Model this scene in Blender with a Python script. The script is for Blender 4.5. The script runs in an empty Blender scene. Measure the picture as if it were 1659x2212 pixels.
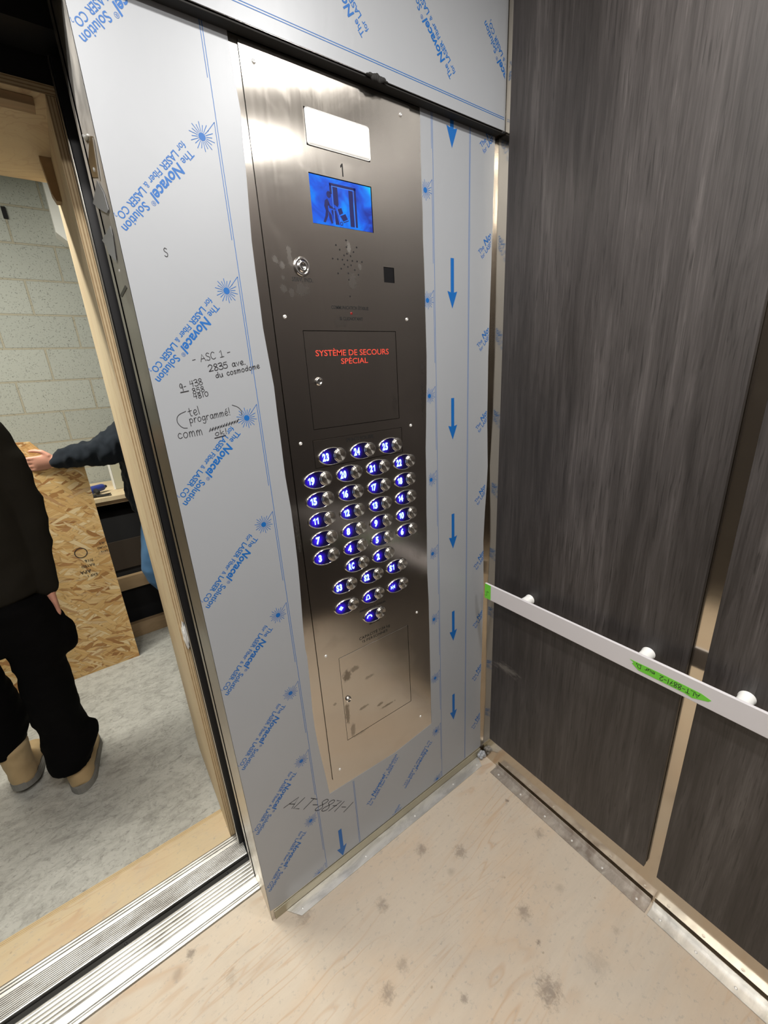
import bpy, bmesh, math, random
from mathutils import Vector, Matrix, noise
random.seed(7)
PI = math.pi
SC = bpy.context.scene
COL = SC.collection

# ------------------------------------------------------------------ camera
cam = bpy.data.cameras.new('camera')
cam.sensor_fit = 'HORIZONTAL'; cam.sensor_width = 36.0
cam.lens = 890.70 / 1659.0 * 36.0
cam.clip_start = 0.01; cam.clip_end = 50
camo = bpy.data.objects.new('camera', cam); COL.objects.link(camo)
RX = Vector((.80758596, -.58709002, -.0559484))
RY = Vector((-.23036726, -.22670432, -.94632768))
RZ = Vector((.54289579, .77712963, -.31832954))
m = Matrix((RX, -RY, -RZ)).transposed().to_4x4()
m.translation = Vector((-1.0671, -.9012, 1.5717))
camo.matrix_world = m
SC.camera = camo

# ------------------------------------------------------------------ world, exposure, lamps
SC.view_settings.view_transform = 'Standard'
SC.view_settings.look = 'None'
SC.view_settings.exposure = 0.0
SC.view_settings.gamma = 1.0
SC.view_settings.use_curve_mapping = False
W = bpy.data.worlds.new('world'); SC.world = W; W.use_nodes = True
W.node_tree.nodes['Background'].inputs[0].default_value = (.5, .52, .55, 1)
W.node_tree.nodes['Background'].inputs[1].default_value = 0.02

def lamp(name, kind, loc, power, color, size=.1, rot=(0, 0, 0), size_y=None, parent=None):
    l = bpy.data.lights.new(name, kind); l.energy = power; l.color = color
    if kind == 'AREA':
        if size_y: l.shape = 'RECTANGLE'; l.size = size; l.size_y = size_y
        else: l.shape = 'DISK'; l.size = size
    o = bpy.data.objects.new(name, l); COL.objects.link(o)
    o.location = loc; o.rotation_euler = rot
    return o

CEIL = 2.56
CAB_LIGHTS = [(x, y) for y in (-.70, -1.24) for x in (-.38, -1.02, -1.66)]
CAB_POWER = 9.4
CAB_COLOR = (1, .965, .915)
HALL_POWER = 68
HALL_COLOR = (1, .97, .86)
for i, (x, y) in enumerate(CAB_LIGHTS):
    lamp('downlight_lamp', 'AREA', (x, y, CEIL - .012), CAB_POWER, CAB_COLOR, .13)
lamp('landing_tube_lamp', 'AREA', (-1.75, 1.36, 2.80), HALL_POWER, HALL_COLOR, 1.2, (0, 0, 0), .16)

# ------------------------------------------------------------------ node helpers
class G:
    def __init__(s, name):
        s.m = bpy.data.materials.new(name); s.m.use_nodes = True
        s.t = s.m.node_tree; s.b = s.t.nodes['Principled BSDF']
    def n(s, typ, props=None, **ins):
        nd = s.t.nodes.new(typ)
        for k, v in (props or {}).items(): setattr(nd, k, v)
        for k, v in ins.items():
            key = int(k[1:]) if k[0] == 'i' and k[1:].isdigit() else k.replace('_', ' ')
            s.put(nd.inputs[key], v)
        return nd
    def put(s, sock, v):
        if isinstance(v, bpy.types.NodeSocket): s.t.links.new(v, sock)
        elif isinstance(v, bpy.types.Node): s.t.links.new(v.outputs[0], sock)
        else:
            if sock.type == 'RGBA' and len(v) == 3: v = (*v, 1)
            sock.default_value = v
    def set(s, **kw):
        for k, v in kw.items(): s.put(s.b.inputs[k.replace('_', ' ')], v)
        return s
    def obj(s): return s.n('ShaderNodeTexCoord').outputs['Object']
    def mapping(s, vec, scale=(1, 1, 1), loc=(0, 0, 0), rot=(0, 0, 0)):
        return s.n('ShaderNodeMapping', None, Vector=vec, Scale=scale, Location=loc, Rotation=rot).outputs[0]
    def noise(s, vec, scale=5, detail=3, rough=.5, dist=0):
        return s.n('ShaderNodeTexNoise', None, Vector=vec, Scale=float(scale), Detail=float(detail), Roughness=rough, Distortion=float(dist)).outputs[0]
    def ramp(s, fac, stops, interp='LINEAR'):
        nd = s.n('ShaderNodeValToRGB'); cr = nd.color_ramp; cr.interpolation = interp
        while len(cr.elements) < len(stops): cr.elements.new(.5)
        for e, (p, c) in zip(cr.elements, stops):
            e.position = p; e.color = (*c, 1) if len(c) == 3 else c
        s.put(nd.inputs[0], fac); return nd.outputs[0]
    def math(s, op, a, b=0.0, c=None):
        nd = s.n('ShaderNodeMath', {'operation': op}); s.put(nd.inputs[0], a); s.put(nd.inputs[1], b)
        if c is not None: s.put(nd.inputs[2], c)
        return nd.outputs[0]
    def mix(s, fac, a, b, mode='MIX'):
        nd = s.n('ShaderNodeMix', {'data_type': 'RGBA', 'blend_type': mode})
        s.put(nd.inputs[0], fac); s.put(nd.inputs[6], a); s.put(nd.inputs[7], b)
        return nd.outputs[2]
    def bump(s, h, strength=.2, dist=.002):
        return s.n('ShaderNodeBump', None, Height=h, Strength=strength, Distance=dist).outputs[0]

def simple(name, col, rough=.5, metal=0.0, **kw):
    return G(name).set(Base_Color=col, Roughness=rough, Metallic=metal, **kw).m
def emis(name, col, strength, base=(0, 0, 0)):
    return G(name).set(Base_Color=base, Emission_Color=col, Emission_Strength=strength, Roughness=.3).m

def steel(name, tangent, col=(.60, .565, .52), rough=.15, aniso=.93, smudge=.5, marks=None):
    g = G(name); v = g.obj()
    sc = (260, 260, 2.2)
    grain = g.noise(g.mapping(v, sc), 1.0, 4, .6)
    blot = g.noise(g.mapping(v, (9, 9, 9)), 1.0, 5, .62, .6)
    dust = g.ramp(blot, [(.50, (0, 0, 0)), (.74, (1, 1, 1))])
    dust_f = g.math('MULTIPLY', dust, .22 * smudge)
    c = g.mix(g.math('MULTIPLY', grain, .16), col, tuple(k * .72 for k in col))
    c = g.mix(dust_f, c, (.40, .36, .30))
    mk = None
    if marks:
        brk = g.noise(g.mapping(v, (110, 110, 70)), 1.0, 4, .7)
        for (mx, mz, rx, rz, st, dark) in marks:
            dv = g.n('ShaderNodeVectorMath', {'operation': 'LENGTH'}, i0=g.mapping(v, (1/rx, 0, 1/rz), (-mx/rx, 0, -mz/rz))).outputs['Value']
            mm = g.n('ShaderNodeMapRange', None, Value=g.math('ADD', dv, g.math('MULTIPLY', g.math('SUBTRACT', brk, .5), 1.8)), From_Min=.55, From_Max=1.05, To_Min=st, To_Max=0.0).outputs[0]
            c = g.mix(mm, c, (.10, .08, .06) if dark else (.36, .35, .33))
            mk = mm if mk is None else g.math('MAXIMUM', mk, mm)
    r = g.math('ADD', g.math('MULTIPLY', grain, .04), rough)
    if mk is not None: r = g.math('ADD', r, g.math('MULTIPLY', mk, .35))
    r = g.math('ADD', r, g.math('MULTIPLY', dust, .12 * smudge))
    g.set(Base_Color=c, Metallic=1.0, Roughness=r, Anisotropic=aniso)
    t = g.n('ShaderNodeCombineXYZ'); [t.inputs[i].__setattr__('default_value', float(tangent[i])) for i in range(3)]
    g.put(g.b.inputs['Tangent'], t.outputs[0])
    return g.m

M = {}
M['steel_front'] = steel('brushed_steel_front', (1, 0, 0), marks=[
    (-.672, 1.803, .007, .009, .55, 0), (-.660, 1.794, .007, .009, .6, 0), (-.659, 1.772, .005, .006, .4, 0), (-.661, 1.750, .008, .009, .55, 0), (-.644, 1.745, .007, .011, .5, 0),
    (-.640, 1.815, .007, .022, .4, 0), (-.618, 1.752, .018, .014, .4, 0), (-.493, 1.842, .006, .014, .6, 0), (-.466, 1.806, .006, .008, .6, 0), (-.490, 1.775, .014, .022, .35, 0),
    (-.530, 1.690, .02, .012, .25, 0), (-.385, 1.490, .010, .030, .25, 0), (-.618, 1.36, .01, .01, .2, 0), (-.284, 1.50, .006, .05, .5, 0), (-.700, 1.20, .006, .06, .3, 0), (-.28, 1.58, .005, .02, .5, 0),
    (-.607, .735, .016, .020, .6, 1), (-.580, .745, .02, .010, .4, 1), (-.618, .60, .009, .045, .6, 1), (-.605, .53, .010, .03, .5, 1), (-.560, .590, .022, .006, .5, 1), (-.500, .565, .014, .006, .5, 1), (-.470, .545, .03, .005, .55, 1), (-.530, .690, .02, .006, .3, 1), (-.655, .66, .006, .006, .4, 1), (-.58, .50, .03, .006, .35, 1)])
M['steel_side'] = steel('brushed_steel_side', (0, 1, 0), col=(.62, .56, .47), rough=.11, aniso=.7)
M['steel_jamb'] = steel('brushed_steel_jamb', (0, 1, 0), col=(.62, .60, .56), rough=.3, smudge=1.2)
M['chrome'] = simple('polished_chrome', (.86, .85, .84), .07, 1.0)
M['chrome_soft'] = simple('satin_chrome', (.75, .73, .70), .2, 1.0)
g = G('radial_brushed_cap')
tn = g.n('ShaderNodeTangent', {'direction_type': 'RADIAL', 'axis': 'Y'})
g.set(Base_Color=(.74, .70, .64), Metallic=1.0, Roughness=.30, Anisotropic=.97, Anisotropic_Rotation=.25); g.put(g.b.inputs['Tangent'], tn.outputs[0])
M['cap'] = g.m
M['dark_steel'] = simple('dark_painted_steel', (.018, .018, .02), .45, .3)
M['black_void'] = simple('black_parts_and_void_shade', (.006, .006, .007), .9)  # flat black: painted darkness of the shaft voids, also real black parts
M['rubber'] = simple('black_rubber', (.012, .011, .010), .75)
M['ink'] = simple('black_marker_ink', (.018, .017, .02), .6)
M['engrave'] = simple('black_engraving_paint', (.006, .006, .006), .6)
M['red'] = simple('red_engraving_paint', (.80, .075, .045), .45)
M['blue_ink'] = simple('blue_print_ink', (.004, .115, .40), .5)
M['white_plastic'] = simple('white_plastic', (.82, .82, .80), .35)
M['lens'] = G('opal_lens').set(Base_Color=(.93, .93, .91), Roughness=.25, Subsurface_Weight=.3, Subsurface_Radius=(.01, .01, .01)).m
M['smoke'] = simple('smoked_window', (.008, .008, .009), .12)
M['green_tape'] = simple('green_masking_tape', (.16, .60, .045), .6)
M['screw'] = simple('zinc_screw', (.88, .87, .85), .28, .55)
M['galv'] = None

g = G('protective_film'); v = g.obj()
n1 = g.noise(g.mapping(v, (3, 3, 2)), 1.0, 2)
rip = g.noise(g.mapping(v, (14, 14, 7)), 1.0, 3, .6, .8)
g.set(Base_Color=g.mix(n1, (.345, .362, .388), (.385, .400, .424)), Roughness=.42, Metallic=.12, Specular_IOR_Level=.35,
      Normal=g.bump(rip, .10, .004))
M['film'] = g.m

# dark wood laminate of the cab walls: vertical grain over local y/x and z
g = G('dark_wood_laminate'); v = g.obj()
warp = g.noise(g.mapping(v, (3, 3, .9)), 1.0, 3)
big = g.noise(g.mapping(v, (9, 9, .8)), 1.0, 5, .6, .9)
mid = g.noise(g.mapping(v, (38, 38, 2.6)), 1.0, 5, .65, 1.2)
fine = g.noise(g.mapping(v, (330, 330, 7)), 1.0, 3, .6)
f = g.math('ADD', g.math('MULTIPLY', big, .55), g.math('MULTIPLY', mid, .35))
f = g.math('ADD', f, g.math('MULTIPLY', fine, .22))
f = g.math('ADD', f, g.math('MULTIPLY', g.math('SUBTRACT', warp, .5), .30))
c = g.ramp(f, [(.34, (.012, .0098, .009)), (.50, (.031, .0265, .025)), (.62, (.057, .050, .048)), (.80, (.135, .121, .117))])
pore = g.ramp(g.noise(g.mapping(v, (170, 170, 9), (2, 5, 1)), 1.0, 3, .6, .3), [(.34, (1, 1, 1)), (.42, (0, 0, 0))])
c = g.mix(g.math('MULTIPLY', pore, .6), c, (.012, .010, .009))
scr = g.n('ShaderNodeVectorMath', {'operation': 'LENGTH'}, i0=g.mapping(v, (0, 9, 24), (0, .12*9, -.52*24), (0, 0, 0))).outputs['Value']
scn = g.noise(g.mapping(v, (30, 30, 160), rot=(.45, 0, 0)), 1.0, 4, .7)
scm = g.n('ShaderNodeMapRange', None, Value=g.math('ADD', scr, g.math('MULTIPLY', scn, 1.6)), From_Min=.9, From_Max=1.3, To_Min=.35, To_Max=0.0).outputs[0]
c = g.mix(scm, c, (.30, .28, .25))
g.set(Base_Color=c, Roughness=g.math('ADD', .40, g.math('MULTIPLY', fine, .15)), Specular_IOR_Level=.6, Normal=g.bump(f, .22, .0012))
M['laminate'] = g.m

def plywood(name, axis='xy', c1=(.56, .455, .335), c2=(.70, .595, .46), stain=True, grain='x', spots=None):
    g = G(name); v = g.obj()
    st = {'x': (1.5, 9, 9), 'y': (9, 1.5, 9), 'z': (9, 9, 1.5)}[grain]
    a = g.noise(g.mapping(v, tuple(k * .55 for k in st)), 1.0, 3, .5, 1.2)
    ring = g.math('PINGPONG', g.math('MULTIPLY', a, 11.0), .5)
    line = g.ramp(ring, [(0.0, (1, 1, 1)), (.16, (0, 0, 0))])
    soft = g.noise(g.mapping(v, tuple(k * 1.1 for k in st)), 1.0, 5, .6, .4)
    fib = g.noise(g.mapping(v, tuple(k * 14 for k in st)), 1.0, 2, .6)
    c = g.mix(soft, c1, c2)
    patch = g.ramp(g.noise(g.mapping(v, (2.3, 3.1, 3)), 1.0, 3), [(.40, (0, 0, 0)), (.60, (1, 1, 1))])
    c = g.mix(g.math('MULTIPLY', g.math('MULTIPLY', line, patch), .65), c, (.46, .29, .17))
    pk = g.ramp(g.noise(g.mapping(v, (3.1, 6, 5), (4, 2, 0)), 1.0, 4, .6, .6), [(.45, (0, 0, 0)), (.70, (1, 1, 1))])
    c = g.mix(g.math('MULTIPLY', pk, .45), c, (.60, .43, .28))
    gy = g.ramp(g.noise(g.mapping(v, (5, 8, 6), (1, 7, 0)), 1.0, 5, .65, 1.0), [(.48, (0, 0, 0)), (.68, (1, 1, 1))])
    c = g.mix(g.math('MULTIPLY', gy, .30 if stain else .05), c, (.47, .42, .36))
    c = g.mix(g.math('MULTIPLY', fib, .16), c, tuple(k * .6 for k in c1))
    if stain:
        vo = g.n('ShaderNodeTexVoronoi', {'feature': 'F1'}, Vector=g.mapping(v, (5, 5, 5)), Scale=1.0)
        d = g.math('ADD', vo.outputs['Distance'], g.math('MULTIPLY', g.noise(g.mapping(v, (40, 40, 40)), 1.0, 3), .08))
        sp = g.ramp(d, [(.075, (1, 1, 1)), (.13, (0, 0, 0))])
        c = g.mix(g.math('MULTIPLY', sp, .35), c, (.21, .17, .135))
        vo2 = g.n('ShaderNodeTexVoronoi', {'feature': 'F1'}, Vector=g.mapping(v, (17, 21, 17), (3, 1, 0)), Scale=1.0)
        sp2 = g.ramp(g.math('ADD', vo2.outputs['Distance'], g.math('MULTIPLY', g.noise(g.mapping(v, (90, 90, 90)), 1.0, 2), .1)), [(.085, (1, 1, 1)), (.13, (0, 0, 0))])
        keep = g.ramp(g.n('ShaderNodeSeparateColor', None, Color=vo2.outputs['Color']).outputs[0], [(.72, (0, 0, 0)), (.74, (1, 1, 1))])
        c = g.mix(g.math('MULTIPLY', g.math('MULTIPLY', sp2, keep), .5), c, (.24, .18, .12))
        dirt = g.ramp(g.noise(g.mapping(v, (55, 70, 55)), 1.0, 4, .7), [(.57, (0, 0, 0)), (.70, (1, 1, 1))])
        c = g.mix(g.math('MULTIPLY', dirt, .55), c, (.33, .30, .27))
    kn = g.noise(g.mapping(v, (75, 75, 75)), 1.0, 5, .75, .5) if spots else None
    for (sx, sy, sr, sd) in (spots or []):
        dv = g.n('ShaderNodeVectorMath', {'operation': 'DISTANCE'}, i0=v, i1=(sx, sy, 0)).outputs['Value']
        dn = g.math('ADD', dv, g.math('MULTIPLY', g.math('SUBTRACT', kn, .5), sr * 3.2))
        sp = g.n('ShaderNodeMapRange', None, Value=dn, From_Min=sr * .25, From_Max=sr * 1.15, To_Min=sd, To_Max=0.0).outputs[0]
        c = g.mix(sp, c, (.19, .15, .12))
    g.set(Base_Color=c, Roughness=.55, Specular_IOR_Level=.35, Normal=g.bump(g.math('ADD', fib, soft), .12, .001))
    return g.m
SPOTS = [(-1.166, .073, .014, .7), (-.756, -.342, .022, .55), (-.861, -.041, .030, .45), (-.69, -.322, .018, .4), (-.323, -.454, .022, .55), (-.354, -.219, .022, .55),
         (-.418, -.008, .018, .3), (-.414, -.596, .034, .65), (-.152, -.641, .012, .3), (-1.085, -.05, .02, .3), (-.087, -.203, .008, .8), (-.093, -.347, .020, .4),
         (-.261, -.645, .030, .2), (-.455, -.13, .020, .55), (-.656, -.175, .020, .5), (-.60, -.47, .012, .6), (-.35, -.52, .008, .8), (-.50, -.72, .02, .4)]
M['ply_floor'] = plywood('cab_floor_plywood', spots=SPOTS, c1=(.52, .44, .35), c2=(.64, .555, .45), stain=True)
M['ply_new'] = plywood('pale_plywood', c1=(.62, .49, .30), c2=(.74, .62, .42), stain=False, grain='z')
M['ply_ramp'] = plywood('worn_plywood', c1=(.50, .39, .24), c2=(.64, .52, .34), stain=True)
def ply_edge(name, axis, n=9, size=.018):
    g = G(name); v = g.obj()
    sep = g.n('ShaderNodeSeparateXYZ', None, Vector=v)
    w = g.math('PINGPONG', g.math('MULTIPLY', sep.outputs[axis], n / size), .5)
    no = g.noise(g.mapping(v, (60, 60, 60)), 1.0, 3)
    c = g.ramp(g.math('ADD', w, g.math('MULTIPLY', no, .18)), [(.12, (.33, .205, .10)), (.28, (.60, .45, .26)), (.6, (.72, .58, .36))])
    return g.set(Base_Color=c, Roughness=.7).m
M['ply_edge_x'] = ply_edge('plywood_edge_x', 0, 3, .018)
M['ply_edge_z'] = ply_edge('plywood_edge_z', 2, 3, .018)
M['brown_wood'] = plywood('brown_lumber', c1=(.28, .19, .10), c2=(.40, .28, .16), stain=False)

# concrete block wall
g = G('concrete_block'); v = g.obj()
sep = g.n('ShaderNodeSeparateXYZ', None, Vector=v)
cb = g.n('ShaderNodeCombineXYZ', None, X=g.math('ADD', sep.outputs[0], 20.15), Y=g.math('ADD', sep.outputs[2], 9.95))
br = g.n('ShaderNodeTexBrick', {'offset': .5, 'offset_frequency': 2}, Vector=cb.outputs[0], Scale=1.0, Color1=(.36, .375, .345, 1), Color2=(.31, .325, .30, 1),
         Mortar=(.33, .30, .225, 1), Mortar_Size=.006, Mortar_Smooth=.15, Bias=-.2, Brick_Width=.4, Row_Height=.2)
pit = g.ramp(g.noise(g.mapping(v, (150, 150, 150)), 1.0, 3, .7), [(.29, (0, 0, 0)), (.38, (1, 1, 1))])
cloud = g.noise(g.mapping(v, (6, 6, 6)), 1.0, 4, .6)
c = g.mix(g.math('SUBTRACT', 1.0, pit), br.outputs['Color'], (.21, .215, .195))
c = g.mix(g.math('MULTIPLY', cloud, .35), c, (.40, .41, .38))
h = g.math('ADD', g.math('MULTIPLY', br.outputs['Fac'], -1.0), g.math('MULTIPLY', pit, .25))
g.set(Base_Color=c, Roughness=.92, Normal=g.bump(h, .9, .012))
M['block'] = g.m

g = G('concrete_slab'); v = g.obj()
a = g.noise(g.mapping(v, (2.2, 2.2, 2)), 1.0, 6, .65, .4)
b2 = g.noise(g.mapping(v, (16, 26, 20), rot=(0, 0, .5)), 1.0, 7, .75, .6)
s1 = g.ramp(b2, [(.32, (0, 0, 0)), (.55, (1, 1, 1))])
c = g.mix(a, (.36, .355, .325), (.53, .525, .49))
c = g.mix(g.math('MULTIPLY', g.math('SUBTRACT', 1.0, s1), .62), c, (.17, .165, .148))
sc1 = g.noise(g.mapping(v, (20, 70, 20), rot=(0, 0, -.75)), 1.0, 5, .7, 1.0)
c = g.mix(g.math('MULTIPLY', g.ramp(sc1, [(.33, (1, 1, 1)), (.41, (0, 0, 0))]), .55), c, (.13, .125, .11))
sc2 = g.noise(g.mapping(v, (70, 90, 20), rot=(0, 0, .9)), 1.0, 4, .75, .4)
c = g.mix(g.math('MULTIPLY', g.ramp(sc2, [(.36, (1, 1, 1)), (.44, (0, 0, 0))]), .40), c, (.16, .155, .14))
wh = g.ramp(g.noise(g.mapping(v, (30, 30, 30)), 1.0, 4, .7), [(.60, (0, 0, 0)), (.70, (1, 1, 1))])
c = g.mix(g.math('MULTIPLY', wh, .3), c, (.62, .61, .57))
g.set(Base_Color=c, Roughness=.85, Normal=g.bump(b2, .5, .006))
M['concrete'] = g.m
M['grey_paint'] = simple('grey_landing_paint', (.30, .31, .29), .8)

# oriented strand board: several layers of long chips
g = G('oriented_strand_board'); v = g.obj()
sep = g.n('ShaderNodeSeparateXYZ', None, Vector=v)
p2 = g.n('ShaderNodeCombineXYZ', None, X=sep.outputs[0], Y=sep.outputs[2]).outputs[0]
wv = g.n('ShaderNodeTexNoise', None, Vector=p2, Scale=14.0, Detail=2.0)
wob = g.n('ShaderNodeVectorMath', {'operation': 'MULTIPLY_ADD'}, i0=wv.outputs['Color'], i1=(.03, .03, 0), i2=p2).outputs[0]
PAL = [(0, (.34, .150, .045)), (.14, (.62, .36, .13)), (.45, (.80, .55, .25)), (.70, (.70, .45, .18)), (.88, (.88, .70, .42)), (1, (.42, .19, .06))]
def chips(rot, sx, sy, off):
    vo = g.n('ShaderNodeTexVoronoi', {'feature': 'F1'}, Vector=g.mapping(g.mapping(wob, rot=(0, 0, rot)), (sx, sy, 1), (off, off * .37, 0)), Scale=1.0, Randomness=1.0)
    sc_ = g.n('ShaderNodeSeparateColor', None, Color=vo.outputs['Color'])
    ed = g.n('ShaderNodeTexVoronoi', {'feature': 'DISTANCE_TO_EDGE'}, Vector=g.mapping(g.mapping(wob, rot=(0, 0, rot)), (sx, sy, 1), (off, off * .37, 0)), Scale=1.0, Randomness=1.0)
    edge = g.ramp(ed.outputs['Distance'], [(.0, (0, 0, 0)), (.05, (1, 1, 1))])
    col = g.ramp(sc_.outputs[0], PAL)
    return g.mix(g.math('MULTIPLY', g.math('SUBTRACT', 1.0, edge), .55), col, (.22, .10, .03)), sc_.outputs[1]
cA, kA = chips(.22, 8, 62, 1.3)
cB, kB = chips(-.38, 10, 66, 7.7)
cC, kC = chips(.8, 13, 74, 4.1)
c = g.mix(g.ramp(kB, [(.50, (0, 0, 0)), (.52, (1, 1, 1))]), cA, cB)
c = g.mix(g.ramp(kC, [(.66, (0, 0, 0)), (.68, (1, 1, 1))]), c, cC)
fb = g.noise(g.mapping(p2, (30, 220, 1), rot=(0, 0, .1)), 1.0, 2)
c = g.mix(g.math('MULTIPLY', fb, .25), c, (.34, .19, .07))
g.set(Base_Color=c, Roughness=.6, Normal=g.bump(kB, .25, .002))
M['osb'] = g.m

g = G('extruded_aluminium'); v = g.obj()
n1 = g.noise(g.mapping(v, (2, 60, 60)), 1.0, 4, .6); n2 = g.noise(g.mapping(v, (7, 24, 7)), 1.0, 4, .65)
g.set(Base_Color=g.mix(g.ramp(n2, [(.45, (0, 0, 0)), (.7, (1, 1, 1))]), (.66, .655, .64), (.40, .385, .36)), Metallic=1.0,
      Roughness=g.math('ADD', .32, g.math('MULTIPLY', n1, .2)))
M['alu'] = g.m
g = G('galvanised_steel'); v = g.obj()
n1 = g.noise(g.mapping(v, (16, 30, 16)), 1.0, 5, .65, .5)
g.set(Base_Color=g.ramp(n1, [(.35, (.36, .31, .27)), (.55, (.52, .48, .44)), (.7, (.66, .63, .58))]), Metallic=.75, Roughness=g.math('ADD', .28, g.math('MULTIPLY', n1, .25)))
M['galv'] = g.m
g = G('galvanised_bright'); v = g.obj()
n1 = g.noise(g.mapping(v, (8, 20, 16)), 1.0, 4, .65, .8)
g.set(Base_Color=g.ramp(n1, [(.35, (.52, .51, .49)), (.6, (.76, .745, .71))]), Metallic=.6, Roughness=.32)
M['galv_bright'] = g.m

def cloth(name, c1, c2, sc=40, rough=.9, spec=.2, sheen=.05):
    g = G(name); v = g.obj()
    w = g.noise(g.mapping(v, (sc, sc, sc)), 1.0, 4, .65); w2 = g.noise(g.mapping(v, (7, 7, 7)), 1.0, 3)
    g.set(Base_Color=g.mix(w2, c1, c2), Roughness=rough, Specular_IOR_Level=spec, Normal=g.bump(w, .25, .002), Sheen_Weight=sheen)
    return g.m
M['hoodie'] = cloth('charcoal_fleece', (.011, .010, .008), (.018, .016, .013), spec=.1, sheen=0.0)
M['pants'] = cloth('black_work_cloth', (.0022, .0022, .0024), (.004, .004, .0043), spec=.05, sheen=0.0)
M['navy'] = cloth('navy_black_fleece', (.008, .011, .016), (.014, .019, .027))
M['denim'] = cloth('blue_denim', (.045, .115, .235), (.085, .19, .34), 120)
M['boot'] = cloth('tan_nubuck', (.30, .20, .095), (.56, .43, .25), 26, .85)
M['sole'] = cloth('grey_boot_sole', (.15, .15, .14), (.27, .265, .25), 60, .8)
M['skin'] = G('skin').set(Base_Color=(.60, .30, .22), Roughness=.5, Subsurface_Weight=.12, Subsurface_Radius=(.012, .005, .003)).m
M['hair'] = simple('dark_hair', (.02, .013, .009), .6)

# screen: a lit blue picture
g = G('blue_screen'); v = g.obj()
n1 = g.noise(g.mapping(v, (16, 16, 22), (3, 0, 1)), 1.0, 3, .55, .8)
sep = g.n('ShaderNodeSeparateXYZ', None, Vector=v)
gx = g.n('ShaderNodeMapRange', None, Value=sep.outputs[0], From_Min=-.46, From_Max=-.425, To_Min=0.0, To_Max=1.0).outputs[0]
gz = g.n('ShaderNodeMapRange', None, Value=sep.outputs[2], From_Min=1.905, From_Max=1.955, To_Min=-.8, To_Max=.8).outputs[0]
f = g.math('ADD', n1, g.math('MULTIPLY', g.math('MULTIPLY', gx, gz), .32))
c = g.ramp(f, [(.25, (.012, .03, .33)), (.45, (.010, .10, .75)), (.60, (.0, .24, .95)), (.78, (.0, .52, 1.0))])
g.set(Base_Color=(.005, .01, .03), Emission_Color=c, Emission_Strength=1.0, Roughness=.15)
M['screen'] = g.m
M['icon'] = emis('screen_dark_pixels', (.012, .014, .10), 1.0, (.005, .006, .02))
M['icon_light'] = emis('screen_light_pixels', (.10, .30, .95), 1.0)
# button faces
g = G('button_blue_window'); v = g.obj()
d = g.n('ShaderNodeVectorMath', {'operation': 'DISTANCE'}, i0=v, i1=(-.0165, -.003, 0)).outputs['Value']
rays = g.noise(g.mapping(v, (260, 1, 90)), 1.0, 2)
e = g.ramp(g.math('ADD', d, g.math('MULTIPLY', rays, .006)), [(.003, (.065, .035, 1.0)), (.0105, (.035, .008, .70)), (.0165, (.010, .002, .20)), (.024, (.001, .0005, .012))])
g.set(Base_Color=(.006, .005, .02), Emission_Color=e, Emission_Strength=1.15, Roughness=.12)
M['btn_face'] = g.m
M['digit'] = emis('button_lit_digit', (.46, .90, 1.0), 2.2)
M['led'] = emis('red_led', (.30, .01, .008), .5, (.1, .005, .005))

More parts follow.
